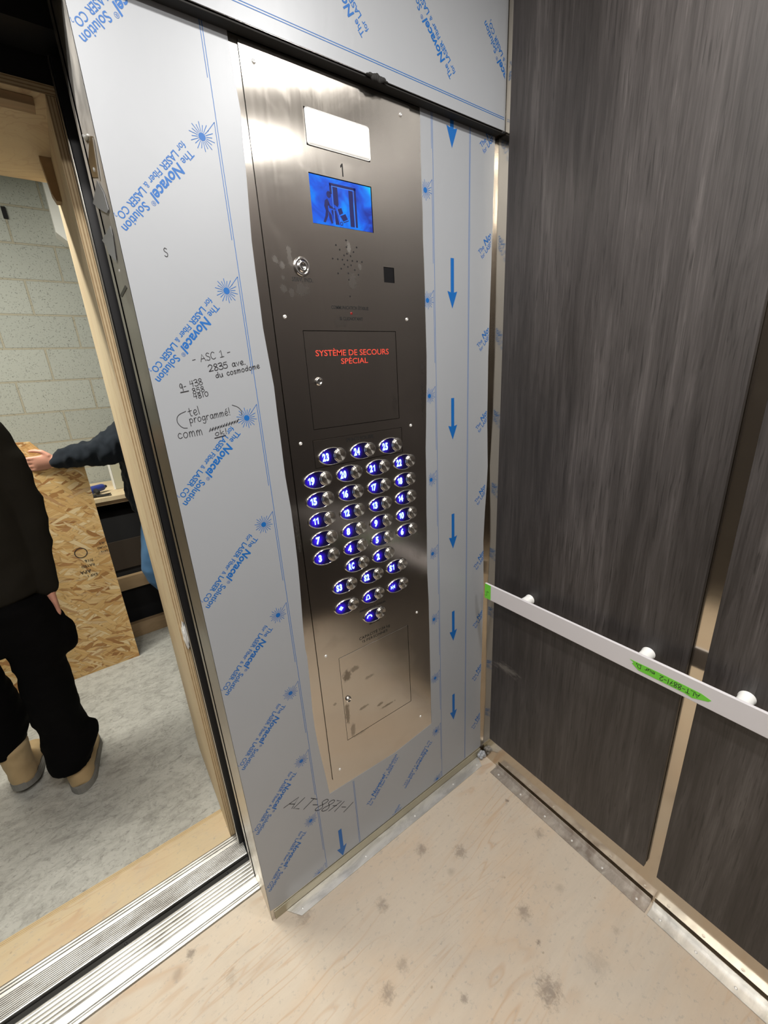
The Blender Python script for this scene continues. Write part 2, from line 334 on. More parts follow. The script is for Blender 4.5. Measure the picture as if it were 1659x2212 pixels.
# ------------------------------------------------------------------ mesh helpers
class MB:
    def __init__(s): s.bm = bmesh.new(); s.mi = 0
    def face(s, pts):
        vs = [s.bm.verts.new(p) for p in pts]
        try: f = s.bm.faces.new(vs)
        except ValueError: return None
        f.material_index = s.mi; return f
    def box(s, x0, x1, y0, y1, z0, z1, bev=0, seg=2):
        if bev:
            t = bmesh.new(); _box(t, x0, x1, y0, y1, z0, z1)
            bmesh.ops.bevel(t, geom=list(t.edges), offset=bev, segments=seg, profile=.5, affect='EDGES')
            s.merge(t)
        else: _box(s.bm, x0, x1, y0, y1, z0, z1, s.mi)
        return s
    def merge(s, t, M4=None):
        me = bpy.data.meshes.new('tmp'); t.to_mesh(me); t.free()
        s.add_mesh(me, M4); bpy.data.meshes.remove(me)
    def add_mesh(s, me, M4=None):
        vs = [s.bm.verts.new(M4 @ v.co if M4 else v.co) for v in me.vertices]
        for p in me.polygons:
            try: f = s.bm.faces.new([vs[i] for i in p.vertices]); f.material_index = s.mi
            except ValueError: pass
    def cyl(s, c, ax, r, h, n=24, r2=None, cap=True):
        """cylinder from c along the axis vector ax for length h"""
        ax = Vector(ax).normalized(); c = Vector(c)
        u = ax.orthogonal().normalized(); w = ax.cross(u)
        r2 = r if r2 is None else r2
        A = [s.bm.verts.new(c + (u * math.cos(2*PI*i/n) + w * math.sin(2*PI*i/n)) * r) for i in range(n)]
        B = [s.bm.verts.new(c + ax*h + (u * math.cos(2*PI*i/n) + w * math.sin(2*PI*i/n)) * r2) for i in range(n)]
        for i in range(n):
            f = s.bm.faces.new((A[i], A[(i+1) % n], B[(i+1) % n], B[i])); f.material_index = s.mi; f.smooth = True
        if cap:
            s.bm.faces.new(A[::-1]).material_index = s.mi; s.bm.faces.new(B).material_index = s.mi
        return s
    def lathe(s, c, ax, prof, n=28):
        """prof: (radius, height along ax) pairs, closed at both ends when the radius is 0"""
        ax = Vector(ax).normalized(); c = Vector(c); u = ax.orthogonal().normalized(); w = ax.cross(u)
        rings = []
        for r, h in prof:
            if r < 1e-6: rings.append([s.bm.verts.new(c + ax*h)])
            else: rings.append([s.bm.verts.new(c + ax*h + (u*math.cos(2*PI*i/n) + w*math.sin(2*PI*i/n))*r) for i in range(n)])
        for A, B in zip(rings, rings[1:]):
            for i in range(n):
                j = (i+1) % n
                q = [A[0]] if len(A) == 1 else [A[i], A[j]]
                q += [B[0]] if len(B) == 1 else [B[j], B[i]]
                if len(q) > 2:
                    f = s.bm.faces.new(q); f.material_index = s.mi; f.smooth = True
        return s
    def extrude_poly(s, pts3, d):
        """prism: polygon pts3 swept by the vector d"""
        d = Vector(d); A = [s.bm.verts.new(Vector(p)) for p in pts3]; B = [s.bm.verts.new(Vector(p) + d) for p in pts3]
        n = len(A)
        s.bm.faces.new(A[::-1]).material_index = s.mi; s.bm.faces.new(B).material_index = s.mi
        for i in range(n):
            s.bm.faces.new((A[i], A[(i+1) % n], B[(i+1) % n], B[i])).material_index = s.mi
        return s
    def loft(s, rings, n=20, smooth=True):
        """rings: (centre, right half-axis vector, forward half-axis vector)"""
        R = []
        for c, a, b in rings:
            c, a, b = Vector(c), Vector(a), Vector(b)
            R.append([s.bm.verts.new(c + a*math.cos(2*PI*i/n) + b*math.sin(2*PI*i/n)) for i in range(n)])
        for A, B in zip(R, R[1:]):
            for i in range(n):
                f = s.bm.faces.new((A[i], A[(i+1) % n], B[(i+1) % n], B[i])); f.smooth = smooth; f.material_index = s.mi
        s.bm.faces.new(R[0][::-1]).material_index = s.mi; s.bm.faces.new(R[-1]).material_index = s.mi
        return s
    def limb(s, pts, radii, n=16, squash=1.0, round_ends=True):
        """tapering tube through points; radii may be numbers"""
        P = [Vector(p) for p in pts]; rings = []
        for i, p in enumerate(P):
            t = (P[min(i+1, len(P)-1)] - P[max(i-1, 0)]).normalized()
            a = t.cross(Vector((0, 1, 0)))
            if a.length < .2: a = t.cross(Vector((1, 0, 0)))
            a.normalize(); b = a.cross(t)
            if round_ends and i == 0:
                for k in (.35, .8): rings.append((p - t*radii[0]*math.sqrt(1-k*k)*.9, a*radii[0]*k, b*radii[0]*k*squash))
            rings.append((p, a*radii[i], b*radii[i]*squash))
            if round_ends and i == len(P)-1:
                for k in (.8, .35): rings.append((p + t*radii[-1]*math.sqrt(1-k*k)*.9, a*radii[-1]*k, b*radii[-1]*k*squash))
        return s.loft(rings, n)
    def ball(s, c, rx, ry, rz):
        t = bmesh.new(); bmesh.ops.create_uvsphere(t, u_segments=18, v_segments=12, radius=1)
        s.merge(t, Matrix.Translation(c) @ Matrix.Diagonal((rx, ry, rz, 1)))
        return s
    def build(s, name, mats, parent=None, smooth=None, fix=True):
        if fix: bmesh.ops.recalc_face_normals(s.bm, faces=s.bm.faces)
        me = bpy.data.meshes.new(name); s.bm.to_mesh(me); s.bm.free()
        for mm in (mats if isinstance(mats, (list, tuple)) else [mats]): me.materials.append(mm)
        if smooth is not None:
            for p in me.polygons: p.use_smooth = smooth
        return link(name, me, parent)
def _box(bm, x0, x1, y0, y1, z0, z1, mi=0):
    v = [bm.verts.new(p) for p in ((x0,y0,z0),(x1,y0,z0),(x1,y1,z0),(x0,y1,z0),(x0,y0,z1),(x1,y0,z1),(x1,y1,z1),(x0,y1,z1))]
    for q in ((0,3,2,1),(4,5,6,7),(0,1,5,4),(1,2,6,5),(2,3,7,6),(3,0,4,7)):
        bm.faces.new([v[i] for i in q]).material_index = mi
def link(name, me, parent=None):
    o = bpy.data.objects.new(name, me); COL.objects.link(o)
    if parent is not None:
        o.parent = parent
        o.matrix_parent_inverse = Matrix.Translation(-wloc(parent))
    return o
def wloc(o):
    l = Vector(o.location)
    return l if o.parent is None else l   # children keep world coordinates as their location
def tag(o, label=None, cat=None, group=None, kind=None):
    if label: o['label'] = label
    if cat: o['category'] = cat
    if group: o['group'] = group
    if kind: o['kind'] = kind
    return o
def thing(name, loc, label, cat, group=None):
    o = bpy.data.objects.new(name, None); COL.objects.link(o); o.location = loc; o.empty_display_size = .05
    return tag(o, label, cat, group)
def struct(name, mb, mats): return tag(mb.build(name, mats), kind='structure')

# mapping of flat drawings (u right, v up) onto the place's planes
def on_front(y): return lambda u, v: Vector((u, y, v))       # seen from the cab, x to the right
def on_side(x): return lambda u, v: Vector((x, -u, v))       # right wall, u = -y
def on_floor(z): return lambda u, v: Vector((u, v, z))

_tc = {}
def text2d(body, size, bold=0.0, shear=0.0, align='LEFT', sx=1.0):
    key = (body, round(size, 5), bold, shear, align, sx)
    if key in _tc: return _tc[key]
    c = bpy.data.curves.new('txt', 'FONT'); c.body = body; c.size = size; c.offset = bold * size; c.shear = shear
    c.align_x = align; c.resolution_u = 3; c.fill_mode = 'FRONT'
    o = bpy.data.objects.new('txt', c)
    me = bpy.data.meshes.new_from_object(o)
    V = [(v.co.x * sx, v.co.y) for v in me.vertices]; F = [tuple(p.vertices) for p in me.polygons]
    w = max([v[0] for v in V]) if V else 0
    bpy.data.objects.remove(o); bpy.data.curves.remove(c); bpy.data.meshes.remove(me)
    _tc[key] = (V, F, w); return _tc[key]
ONE = ([(.30, 0), (.44, 0), (.44, .70), (.33, .70), (.12, .56), (.12, .43), (.30, .53)], [(0, 1, 2, 6), (2, 3, 6), (3, 4, 5, 6)])
def figures(body, size, bold=0.0):
    V, F, x = [], [], 0.0
    for ch in body:
        if ch == ' ': x += .26*size; continue
        if ch == '1':
            v, f, w = [(a*size - .10*size, c*size) for a, c in ONE[0]], ONE[1], .36*size
            if bold < .03: v = [((a - .27*size)*.62 + .25*size, c) for a, c in v]
        else: v, f, w = text2d(ch, size, bold)
        n = len(V); V += [(x + a, c) for a, c in v]; F += [tuple(n + i for i in q) for q in f]
        x += w + .07*size
    return V, F, x - .07*size
def put2d(bm, V, F, place, org=(0, 0), ang=0.0, mi=0, keep=None, up=None):
    ca, sa = math.cos(ang), math.sin(ang)
    t = bmesh.new()
    vs = [t.verts.new((org[0] + x*ca - y*sa, org[1] + x*sa + y*ca, 0)) for x, y in V]
    for f in F:
        try: t.faces.new([vs[i] for i in f])
        except ValueError: pass
    for (co, no) in (keep or []):      # keep the half plane on the side of no
        geom = list(t.verts) + list(t.edges) + list(t.faces)
        bmesh.ops.bisect_plane(t, geom=geom, plane_co=(*co, 0), plane_no=(-no[0], -no[1], 0), clear_outer=True)
    t.verts.ensure_lookup_table()
    mp = {v: bm.verts.new(place(v.co.x, v.co.y)) for v in t.verts}
    for f in t.faces:
        nf = bm.faces.new([mp[v] for v in f.verts]); nf.material_index = mi
    t.free()
def chaikin(P, k=2):
    for _ in range(k):
        Q = [P[0]]
        for a, b in zip(P, P[1:]):
            Q += [(a[0]*.75 + b[0]*.25, a[1]*.75 + b[1]*.25), (a[0]*.25 + b[0]*.75, a[1]*.25 + b[1]*.75)]
        P = Q + [P[-1]]
    return P
def stroke(bm, P, w, place, mi=0):
    """a pen line of width w along the 2-D points P"""
    n = len(P); L = []
    for i in range(n):
        a = P[max(i-1, 0)]; b = P[min(i+1, n-1)]
        d = Vector((b[0]-a[0], b[1]-a[1]))
        if d.length < 1e-9: d = Vector((1, 0))
        d.normalize(); nx, ny = -d.y*w/2, d.x*w/2
        ex = d*(w*.4) * (-1 if i == 0 else 1 if i == n-1 else 0)
        L.append((bm.verts.new(place(P[i][0]+nx+ex.x, P[i][1]+ny+ex.y)), bm.verts.new(place(P[i][0]-nx+ex.x, P[i][1]-ny+ex.y))))
    for (a, b), (c, d) in zip(L, L[1:]):
        try: bm.faces.new((b, d, c, a)).material_index = mi
        except ValueError: pass
# handwriting strokes
GL = {
 'A': (.7, '!0,0 .35,1 .7,0|!.12,.36 .58,.38'), 'L': (.5, '!.05,1 0,0 .5,.02'), 'T': (.6, '!.3,0 .3,1|!0,1 .62,.96'),
 'D': (.65, '!.1,0 .1,1|.1,1 .65,.95 .7,.1 .05,0'), 'S': (.55, '.5,.9 .25,1.08 0,.8 .2,.55 .52,.4 .45,.02 .2,-.06 0,.1'),
 'C': (.6, '.55,.85 .3,1.08 -.02,.7 0,.2 .25,-.08 .58,.1'), '1': (.3, '!.15,1 .13,0'), 'I': (.5, '!.05,.75 .3,1 .27,0|!0,0 .55,.02'),
 '2': (.55, '0,.8 .2,1.1 .55,.9 .45,.5 0,0|!0,0 .55,.02'), '3': (.5, '0,.95 .4,1.1 .55,.75 .12,.53|.12,.53 .6,.5 .52,0 .1,-.06 0,.1'),
 '4': (.5, '!.12,1 0,.5 .5,.52|!.42,1 .38,0'), '5': (.52, '!.5,1 .1,.98 .06,.58|.06,.58 .45,.7 .55,.2 .3,-.04 0,.06'),
 '7': (.5, '!0,1 .5,1 .15,0|!.08,.5 .42,.54'), '8': (.52, '.3,.55 0,.75 .2,1.08 .5,.95 .45,.65 .05,.3 .05,-.02 .4,-.06 .58,.25 .3,.55'),
 '0': (.5, '.25,1 -.03,.75 .03,.05 .3,-.04 .52,.3 .47,.9 .25,1'), '-': (.42, '!0,.45 .4,.48'), ' ': (.35, ''), '.': (.15, '!0,0 .06,.03'),
 'a': (.48, '.4,.5 .2,.68 -.03,.3 .12,-.05 .36,.15 .42,.58|.42,.58 .4,.05 .5,0'), 'v': (.42, '!0,.6 .18,0 .4,.62'),
 'e': (.42, '.02,.28 .4,.35 .35,.66 .12,.66 -.03,.28 .14,-.06 .42,.12'), 'd': (.48, '.38,.48 .18,.66 -.03,.28 .14,-.04 .38,.2|!.43,1 .4,.02'),
 'u': (.46, '0,.6 0,.05 .2,-.06 .38,.2 .4,.6|!.4,.6 .42,0'), 'c': (.4, '.36,.5 .18,.68 -.04,.3 .14,-.06 .4,.12'),
 'o': (.43, '.2,.62 -.03,.45 .03,.0 .25,-.04 .43,.25 .38,.56 .2,.62'), 's': (.36, '.32,.52 .08,.66 .02,.4 .34,.22 .2,-.06 0,.08'),
 'm': (.6, '0,0 .02,.6|.02,.35 .15,.7 .26,.5 .26,0|.26,.35 .4,.7 .52,.5 .52,0'), 'r': (.34, '!0,0 .02,.6|.02,.35 .15,.65 .32,.56'),
 't': (.4, '.16,1 .12,.05 .32,0|!-.06,.62 .38,.68'), 'l': (.2, '!.06,1 .06,0'), 'p': (.46, '!.02,.6 0,-.42|.02,.45 .2,.68 .43,.4 .3,-.02 .02,.1'),
 'g': (.46, '.38,.5 .15,.66 -.03,.3 .14,-.04 .38,.25|.4,.6 .42,-.2 .25,-.48 0,-.3'), 'E': (.42, '.02,.28 .4,.35 .35,.66 .12,.66 -.03,.28 .14,-.06 .42,.12|!.18,.82 .34,1'),
 '!': (.2, '!.1,1.1 .07,.3|!.05,.03 .09,.0'), 'k': (.42, '!.03,1 .03,0|!.38,.6 .05,.28 .4,0'), 'G': (.55, '.5,.8 .25,1.05 -.03,.7 .08,.32 .35,.4 .46,.75|!.46,.75 .44,-.1'),
 '(': (.4, '.35,1.25 0,.9 -.03,.1 .38,-.3'), ')': (.4, '0,1.25 .36,.9 .38,.1 .05,-.3'), '"': (.25, '!.02,.2 0,0|!.14,.2 .12,0'),
}
def hand(bm, text, p0, u, vup, w, place, mi=2, gap=.16, length=None):
    """u: unit writing direction, vup: up vector of one letter height"""
    h = math.hypot(*vup)
    tot = sum(GL[ch][0] + gap for ch in text)
    k = (length / (tot * h)) if length else 1.0
    x = 0.0
    for ch in text:
        wd, st = GL[ch]
        for part in st.split('|'):
            if not part: continue
            straight = part[0] == '!'
            P = [tuple(map(float, q.split(','))) for q in part.lstrip('!').split()]
            if not straight: P = chaikin(P)
            Q = [(p0[0] + (x + a)*h*k*u[0] + b*vup[0], p0[1] + (x + a)*h*k*u[1] + b*vup[1]) for a, b in P]
            stroke(bm, Q, w, place, mi)
        x += wd + gap

def holed_plate(mb, x0, x1, z0, z1, holes, y0, y1):
    """plate in the x-z plane between y0 (front) and y1 with rectangular openings"""
    xs = sorted({x0, x1, *[h[0] for h in holes], *[h[1] for h in holes]})
    zs = sorted({z0, z1, *[h[2] for h in holes], *[h[3] for h in holes]})
    for i in range(len(xs)-1):
        for j in range(len(zs)-1):
            cx, cz = (xs[i]+xs[i+1])/2, (zs[j]+zs[j+1])/2
            if any(h[0] < cx < h[1] and h[2] < cz < h[3] for h in holes): continue
            mb.face([(xs[i], y0, zs[j]), (xs[i+1], y0, zs[j]), (xs[i+1], y0, zs[j+1]), (xs[i], y0, zs[j+1])])
    def wall(a, b, c, d):
        mb.face([(a, y0, c), (b, y0, d), (b, y1, d), (a, y1, c)])
    for (a, b, c, d) in holes + [(x0, x1, z0, z1)]:
        wall(a, b, c, c); wall(a, b, d, d); wall(a, a, c, d); wall(b, b, c, d)

# ================================================================== THE SETTING
XL, XR, YB = -2.03, 0.0, -1.40       # cab: left wall, right wall, back wall
JX = -.945                            # free edge of the return panel
struct('floor', MB().box(XL, XR+.03, YB-.02, .102, -.02, 0), M['ply_floor'])
struct('ceiling', MB().box(XL, XR, YB, .2, CEIL, CEIL+.03), simple('white_ceiling_paint', (.80, .79, .77), .5))
struct('wall_right', MB().box(XR, XR+.03, YB, .02, 0, CEIL), M['steel_side'])
struct('wall_left', MB().box(XL-.03, XL, YB, .02, 0, CEIL), M['laminate'])
struct('wall_back', MB().box(XL-.03, XR+.03, YB-.03, YB, 0, CEIL), M['laminate'])
b = MB(); b.box(JX, XR, 0, .012, 0.0, 2.40)
struct('wall_front', b, M['steel_front'])
b = MB(); b.box(JX-.0007, JX-.0001, -.0004, .0125, 0.0, 2.40); b.box(JX-.0007, JX+.004, .0125, .150, 0.0, 2.40); b.box(JX-.003, JX+.004, .150, .186, 0, 2.40)
struct('wall_return', b, M['steel_jamb'])
struct('wall_header', MB().box(XL, -.0008, -.026, -.0005, 2.150, CEIL), M['steel_front'])
# shaft and landing
struct('wall_shaft_shade', MB().box(JX+.012, .0, .192, .222, -.3, 2.6), M['black_void'])  # added black sheet; its colour stands for the darkness inside the shaft
b = MB(); b.box(-2.3, -.40, .24, .325, 2.20, 2.75); b.box(-2.3, -.40, .215, .24, 2.30, 2.36); b.box(-2.3, -.4, .205, .24, 2.50, 2.70)
struct('wall_shaft_header', b, M['dark_steel'])
struct('wall_shaft_front_shade', MB().box(-2.3, .2, .331, .3395, 2.1575, 2.95), M['black_void'])  # black sheet added over the block wall to paint the dark shaft
struct('wall_pit_shade', MB().box(-2.3, -.5, .213, .234, -.3, -.045), M['black_void'])  # black bottom added so the deep gap between the sills reads dark
b = MB(); b.box(-.955, 1.6, .34, .80, -.02, 2.95); b.box(-2.25, -.955, .34, .80, 2.160, 2.95); b.box(-4.5, -2.25, .34, .80, -.02, 2.95)
struct('wall_landing_front', b, M['block'])
struct('wall_landing_back', MB().box(-4.5, 1.6, 2.75, 2.85, -.02, 2.95), M['block'])
struct('wall_landing_left', MB().box(-4.6, -4.5, .34, 2.85, -.02, 2.95), M['block'])
struct('floor_landing', MB().box(-4.6, 1.6, .335, 2.85, -.06, -.018), M['concrete'])
struct('ceiling_landing', MB().box(-4.6, 1.6, .34, 2.85, 2.95, 3.0), M['grey_paint'])

# ================================================================== ceiling lamps
for i, (x, y) in enumerate(CAB_LIGHTS):
    where = ['front right', 'front centre', 'front left', 'rear right', 'rear centre', 'rear left'][i]
    t = thing('ceiling_downlight', (x, y, CEIL), 'round recessed downlight in the %s of the cab ceiling' % where, 'ceiling light', 'downlights in the cab ceiling')
    MB().lathe((x, y, CEIL), (0, 0, -1), [(.068, .0), (.068, .004), (.078, .006), (.084, .003), (.085, 0.0)]).build('trim_ring', M['chrome_soft'], t)
t = thing('tube_light', (-1.75, 1.36, 2.95), 'long white tube light on the landing ceiling', 'ceiling light')
MB().box(-2.38, -1.12, 1.27, 1.45, 2.82, 2.95, .01).build('housing', M['white_plastic'], t)

# ================================================================== WRITING ON THE FILM
PX, PZ = .520, .2425                   # repeat of the print
def novacel(bm, org, ang, place, keep=None, k=1.0):
    """two printed lines; org is the start corner, lines run along ang"""
    ca, sa = math.cos(ang), math.sin(ang)
    dn = (sa, -ca)                     # towards the second line
    def at(s, d): return (org[0] + s*ca + d*dn[0], org[1] + s*sa + d*dn[1])
    base1, base2 = .0148*k, .0295*k
    lead = (('The', .0165, .012, 0, .006), ('Novacel', .0235, .028, .18, .001), ('\u00ae', .010, 0, 0, .006), ('Solution', .0185, .014, 0, 0))
    nat = sum(text2d(bd, s_*k, bo, sh_)[2] + gp*k for bd, s_, bo, sh_, gp in lead)
    q1 = .187*k / nat; x = 0.0
    for body, size, bold, sh, gap in lead:
        V, F, w = text2d(body, size*k, bold, sh)
        d = base1 - (.008*k if body == '\u00ae' else 0)
        put2d(bm, [(a*q1, c) for a, c in V], F, place, at(x, d), ang, 1, keep); x += (w + gap*k)*q1
    L1 = x; x = .0
    seq = (('for', .0150, .010, .006), ('LASER', .0158, .018, .005), ('Fiber', .0150, .012, .005), ('&', .0130, 0, .005), ('LASER', .0158, .018, .005), ('CO', .0158, .012, .0005), ('2', .0085, .0, 0))
    tot = sum(text2d(bd, s*k, bo)[2] + gp*k for bd, s, bo, gp in seq)
    q = L1 / tot * .965
    for body, size, bold, gap in seq:
        V, F, w = text2d(body, size*k, bold)
        V = [(a*q, c) for a, c in V]
        put2d(bm, V, F, place, at(x, base2 + (.003*k if body == '2' else 0)), ang, 1, keep); x += (w + gap*k)*q
def burst(bm, c, place, keep=None, r=.0215):
    n = 20
    V = [(c[0] + .0062*math.cos(2*PI*i/16), c[1] + .0062*math.sin(2*PI*i/16)) for i in range(16)]
    put2d(bm, V, [tuple(range(16))], place, mi=1, keep=keep)
    for i in range(n):
        a = 2*PI*i/n + .1; L = r * (1.0 if i % 2 else .82); w = .0006
        ca, sa = math.cos(a), math.sin(a)
        V = [(c[0] + p*ca - q*sa, c[1] + p*sa + q*ca) for p, q in ((.007, -w*.8), (L, -w), (L, w), (.007, w*.8))]
        put2d(bm, V, [(0, 1, 2, 3)], place, mi=1, keep=keep)
def arrow(bm, tip, place, keep=None, length=.245):
    x, z = tip
    V = [(x-.0062, z+length), (x-.0062, z+.040), (x-.0185, z+.043), (x, z), (x+.0185, z+.043), (x+.0062, z+.040), (x+.0062, z+length)]
    put2d(bm, V, [(0, 1, 5, 6), (1, 2, 3), (1, 3, 5), (3, 4, 5)], place, mi=1, keep=keep)
def vline(bm, x, z0, z1, place, w=.0011, keep=None):
    put2d(bm, [(x-w/2, z0), (x+w/2, z0), (x+w/2, z1), (x-w/2, z1)], [(0, 1, 2, 3)], place, mi=1, keep=keep)

# ------------------------------------------------------------------ film on the return panel
def wavy(P, amp=.0015, step=.05):
    out = []
    for a, c in zip(P, P[1:]):
        n = max(1, int(math.hypot(c[0]-a[0], c[1]-a[1]) / step))
        for i in range(n):
            t = i / n; out.append((a[0] + (c[0]-a[0])*t + amp*noise.noise((a[0]*31 + t*5, a[1]*17, 1)), a[1] + (c[1]-a[1])*t))
    return out + [P[-1]]
left_cut = [(-.706, 2.36), (-.709, 2.135), (-.703, 2.038), (-.715, 1.832), (-.717, 1.675), (-.710, 1.559), (-.712, 1.432), (-.712, 1.359), (-.709, 1.272), (-.710, 1.134), (-.722, .886), (-.720, .855), (-.727, .615), (-.708, .338)]
bot_cut = [(-.708, .338), (-.452, .323), (-.281, .341)]
right_cut = [(-.281, .341), (-.280, .619), (-.280, .852), (-.283, .956), (-.276, 1.359), (-.265, 1.607), (-.269, 1.884), (-.271, 2.16), (-.271, 2.36)]
right_edge = [(-.008, 2.36), (-.009, 2.164), (-.010, 1.954), (-.013, 1.756), (-.015, 1.60), (-.014, 1.418), (-.006, 1.259), (-.019, .996), (-.012, .803), (-.013, .551), (-.017, .316), (-.008, .042)]
outline = [(-.945, .046), (-.945, 2.36)] + wavy(left_cut) + wavy(bot_cut)[1:] + wavy(right_cut)[1:] + wavy(right_edge) + [(-.108, .040), (-.619, .036), (-.922, .040)]
FY = -.0007
b = MB()
vs = [b.bm.verts.new((x, FY, z)) for x, z in outline]
f = b.bm.faces.new(vs)
ret = bmesh.ops.extrude_face_region(b.bm, geom=[f])
for v in [e for e in ret['geom'] if isinstance(e, bmesh.types.BMVert)]: v.co.y = -.0001
bmesh.ops.recalc_face_normals(b.bm, faces=b.bm.faces)
bmesh.ops.triangulate(b.bm, faces=[q for q in b.bm.faces if len(q.verts) > 4])
FP = on_front(FY - .00025)
A45, A225 = math.radians(45), math.radians(225)
kl = [((-.9447, 0), (1, 0)), ((0, .044), (0, 1))]
kr = [((-.279, 0), (1, 0)), ((0, .044), (0, 1)), ((-.017, 0), (-1, 0))]
for k in range(-1, 10):
    zb = .043 + PZ*k
    if zb > 2.3: break
    if zb > .02: burst(b.bm, (-.780, zb), FP, kl)
    novacel(b.bm, (-.7955, zb-.0335), A225, FP, kl)
    vline(b.bm, -.7545, zb+.026-PZ+.062, zb+.026, FP, keep=kl)
    stroke_pts = [(-.7545, zb+.026), (-.768, zb+.011)]
    if zb > .02: stroke(b.bm, stroke_pts, .0011, FP, 1)
    if zb > .02: burst(b.bm, (-.259, zb+.006), FP, kr + [((-.268 if zb > .6 else -.28, 0), (1, 0))])
    vline(b.bm, -.2365, zb+.031-PZ+.062, zb+.031, FP, keep=kr)
    if zb > .02: stroke(b.bm, [(-.2365, zb+.031), (-.248, zb+.018)], .0011, FP, 1)
    novacel(b.bm, (-.071, zb+.140), A45, FP, kr)
vline(b.bm, -.7505, .042, 2.3, FP); vline(b.bm, -.2325, .044, 2.3, FP)
for dx in (-.0016, .0016): vline(b.bm, -.104+dx, .044, 2.3, FP)
for dx in (-.0017, .0017): vline(b.bm, -.622+dx, .040, .325, FP)
for k in range(6): arrow(b.bm, (-.168, .288 + .3605*k), FP, kr, .122)
arrow(b.bm, (-.690, .039), FP, [((0, .040), (0, 1))], .124)
kb = [((0, .326), (0, -1)), ((0, .043), (0, 1))]
for k in (-1, 0): novacel(b.bm, (-.585, .186 + PZ*k), A45, FP, kb)
novacel(b.bm, (-.277, .252), A225, FP, kb)
# marker notes
def ang(d): return (math.cos(math.radians(d)), math.sin(math.radians(d)))
def note(text, p0, deg, h, length, w=.0011, gap=.16):
    a = ang(deg); hand(b.bm, text, p0, a, (-a[1]*h*.6, h), w, on_front(FY - .0005), 2, gap, length)
note('- ASC I -', (-.8658, 1.6105), 10.2, .0125, .0772)
note('2835 ave.', (-.8391, 1.5945), 8.5, .0112, .078, .0014)
note('du cosmodome', (-.8281, 1.5815), 9.6, .0100, .0954, .0013)
note('G-', (-.8979, 1.5621), 7.6, .0124, .0125)
note('438', (-.879, 1.5675), 9.9, .0108, .0253); note('858', (-.8773, 1.5548), 8, .0095, .0244); note('4810', (-.8768, 1.5446), 8.8, .0085, .030)
stroke(b.bm, [(-.899, 1.5585), (-.8845, 1.5605)], .0018, on_front(FY-.0005), 2)
note('tel', (-.8913, 1.5124), 9.1, .0154, .0237)
note('programmE!', (-.8929, 1.4996), 6, .0135, .0835)
SF = on_front(FY - .0005)
stroke(b.bm, chaikin([(-.897, 1.523), (-.9135, 1.517), (-.917, 1.504), (-.909, 1.492), (-.900, 1.491)]), .0011, SF, 2)
stroke(b.bm, chaikin([(-.806, 1.527), (-.794, 1.522), (-.788, 1.513), (-.790, 1.506)]), .0011, SF, 2)
note('comm', (-.9197, 1.4723), 3, .0165, .0492)
zz = []
for i in range(46):
    t = i / 45
    zz.append((-.859 + .060*t + (.0012 if i % 2 else -.0012), 1.4815 + .012*t + (.0045 if i % 2 else -.0035) * (.7 + .3*math.sin(i*1.7))))
stroke(b.bm, zz, .0014, SF, 2)
note('ok!', (-.8494, 1.4693), 4.6, .010, .0269)
stroke(b.bm, [(-.852, 1.4645), (-.830, 1.4675)], .0020, SF, 2)
note('S', (-.8790, 1.790), 5, .0125, .0075)
hand(b.bm, 'ALT-8871-1', (-.8517, .402), (.719, -.695), (.041*.9, .0154*.9), .0020, SF, 2, .13, .268)
film = b.build('protective_film', [M['film'], M['blue_ink'], M['ink']], fix=False)
tag(film, 'printed white protective film on the front return panel around the operating panel', 'protective film')
# curled scraps of film at the free edge of the return panel
def scrap(name, pts, label):
    b = MB(); n = len(pts)
    A = [b.bm.verts.new(p) for p in pts]; b.bm.faces.new(A)
    o = b.build(name, M['film'], fix=False)
    sm = o.modifiers.new('thickness', 'SOLIDIFY'); sm.thickness = .0006
    return tag(o, label, 'film scrap', 'peeled film scraps on the jamb')
scrap('film_scrap', [(-.9490, .073, 1.915), (-.9500, .150, 1.916), (-.9510, .187, 1.915), (-.9500, .138, 1.893), (-.9485, .050, 1.860), (-.9480, .024, 1.858), (-.9480, .034, 1.884)], 'upper curled scrap of white film peeling off the steel jamb')
scrap('film_scrap', [(-.9490, .042, 1.839), (-.9510, .182, 1.852), (-.9500, .147, 1.833), (-.9500, .139, 1.820), (-.9485, .072, 1.790), (-.9480, .059, 1.807), (-.9480, .044, 1.826)], 'lower curled scrap of white film peeling off the steel jamb')
t = thing('lock_bracket', (JX, .10, 1.94), 'bare brown steel patch with a riveted plate on the jamb edge', 'bracket')
b = MB(); b.extrude_poly([(-.9462, .063, 1.974), (-.9462, .020, 1.956), (-.9462, .057, 1.914), (-.9462, .182, 1.956), (-.9462, .158, 1.968), (-.9462, .088, 1.971)], (-.0006, 0, 0)); b.build('plate', M['steel_side'], t)
b = MB(); b.extrude_poly([(-.9470, .024, 1.956), (-.9470, .016, 1.952), (-.9470, .050, 1.908), (-.9470, .060, 1.913)], (-.0008, 0, 0)); b.build('bright_edge', M['screw'], t)
b = MB(); b.limb([(-.9475, .126, 1.998), (-.9480, .100, 1.984), (-.9475, .068, 1.976)], [.0022, .0030, .0022], 10); b.build('hook', M['white_plastic'], t)
MB().lathe((-.9468, .095, 1.938), (-1, 0, 0), [(.0035, .0), (.0026, .0014), (0, .0018)], 14).build('rivet', M['screw'], t)
t = thing('film_rivet', (-.9468, .095, 1.772), 'single bright rivet on the jamb below the peeled film', 'rivet')
MB().lathe((-.9455, .075, 1.777), (-1, 0, 0), [(.0035, 0), (.0026, .0016), (0, .0022)], 14).build('rivet_head', M['screw'], t)
b = MB(); b.extrude_poly([(-.9455, .146, 1.748), (-.9455, .120, 1.741), (-.9455, .028, 1.741), (-.9455, .043, 1.748)], (-.0012, 0, 0))
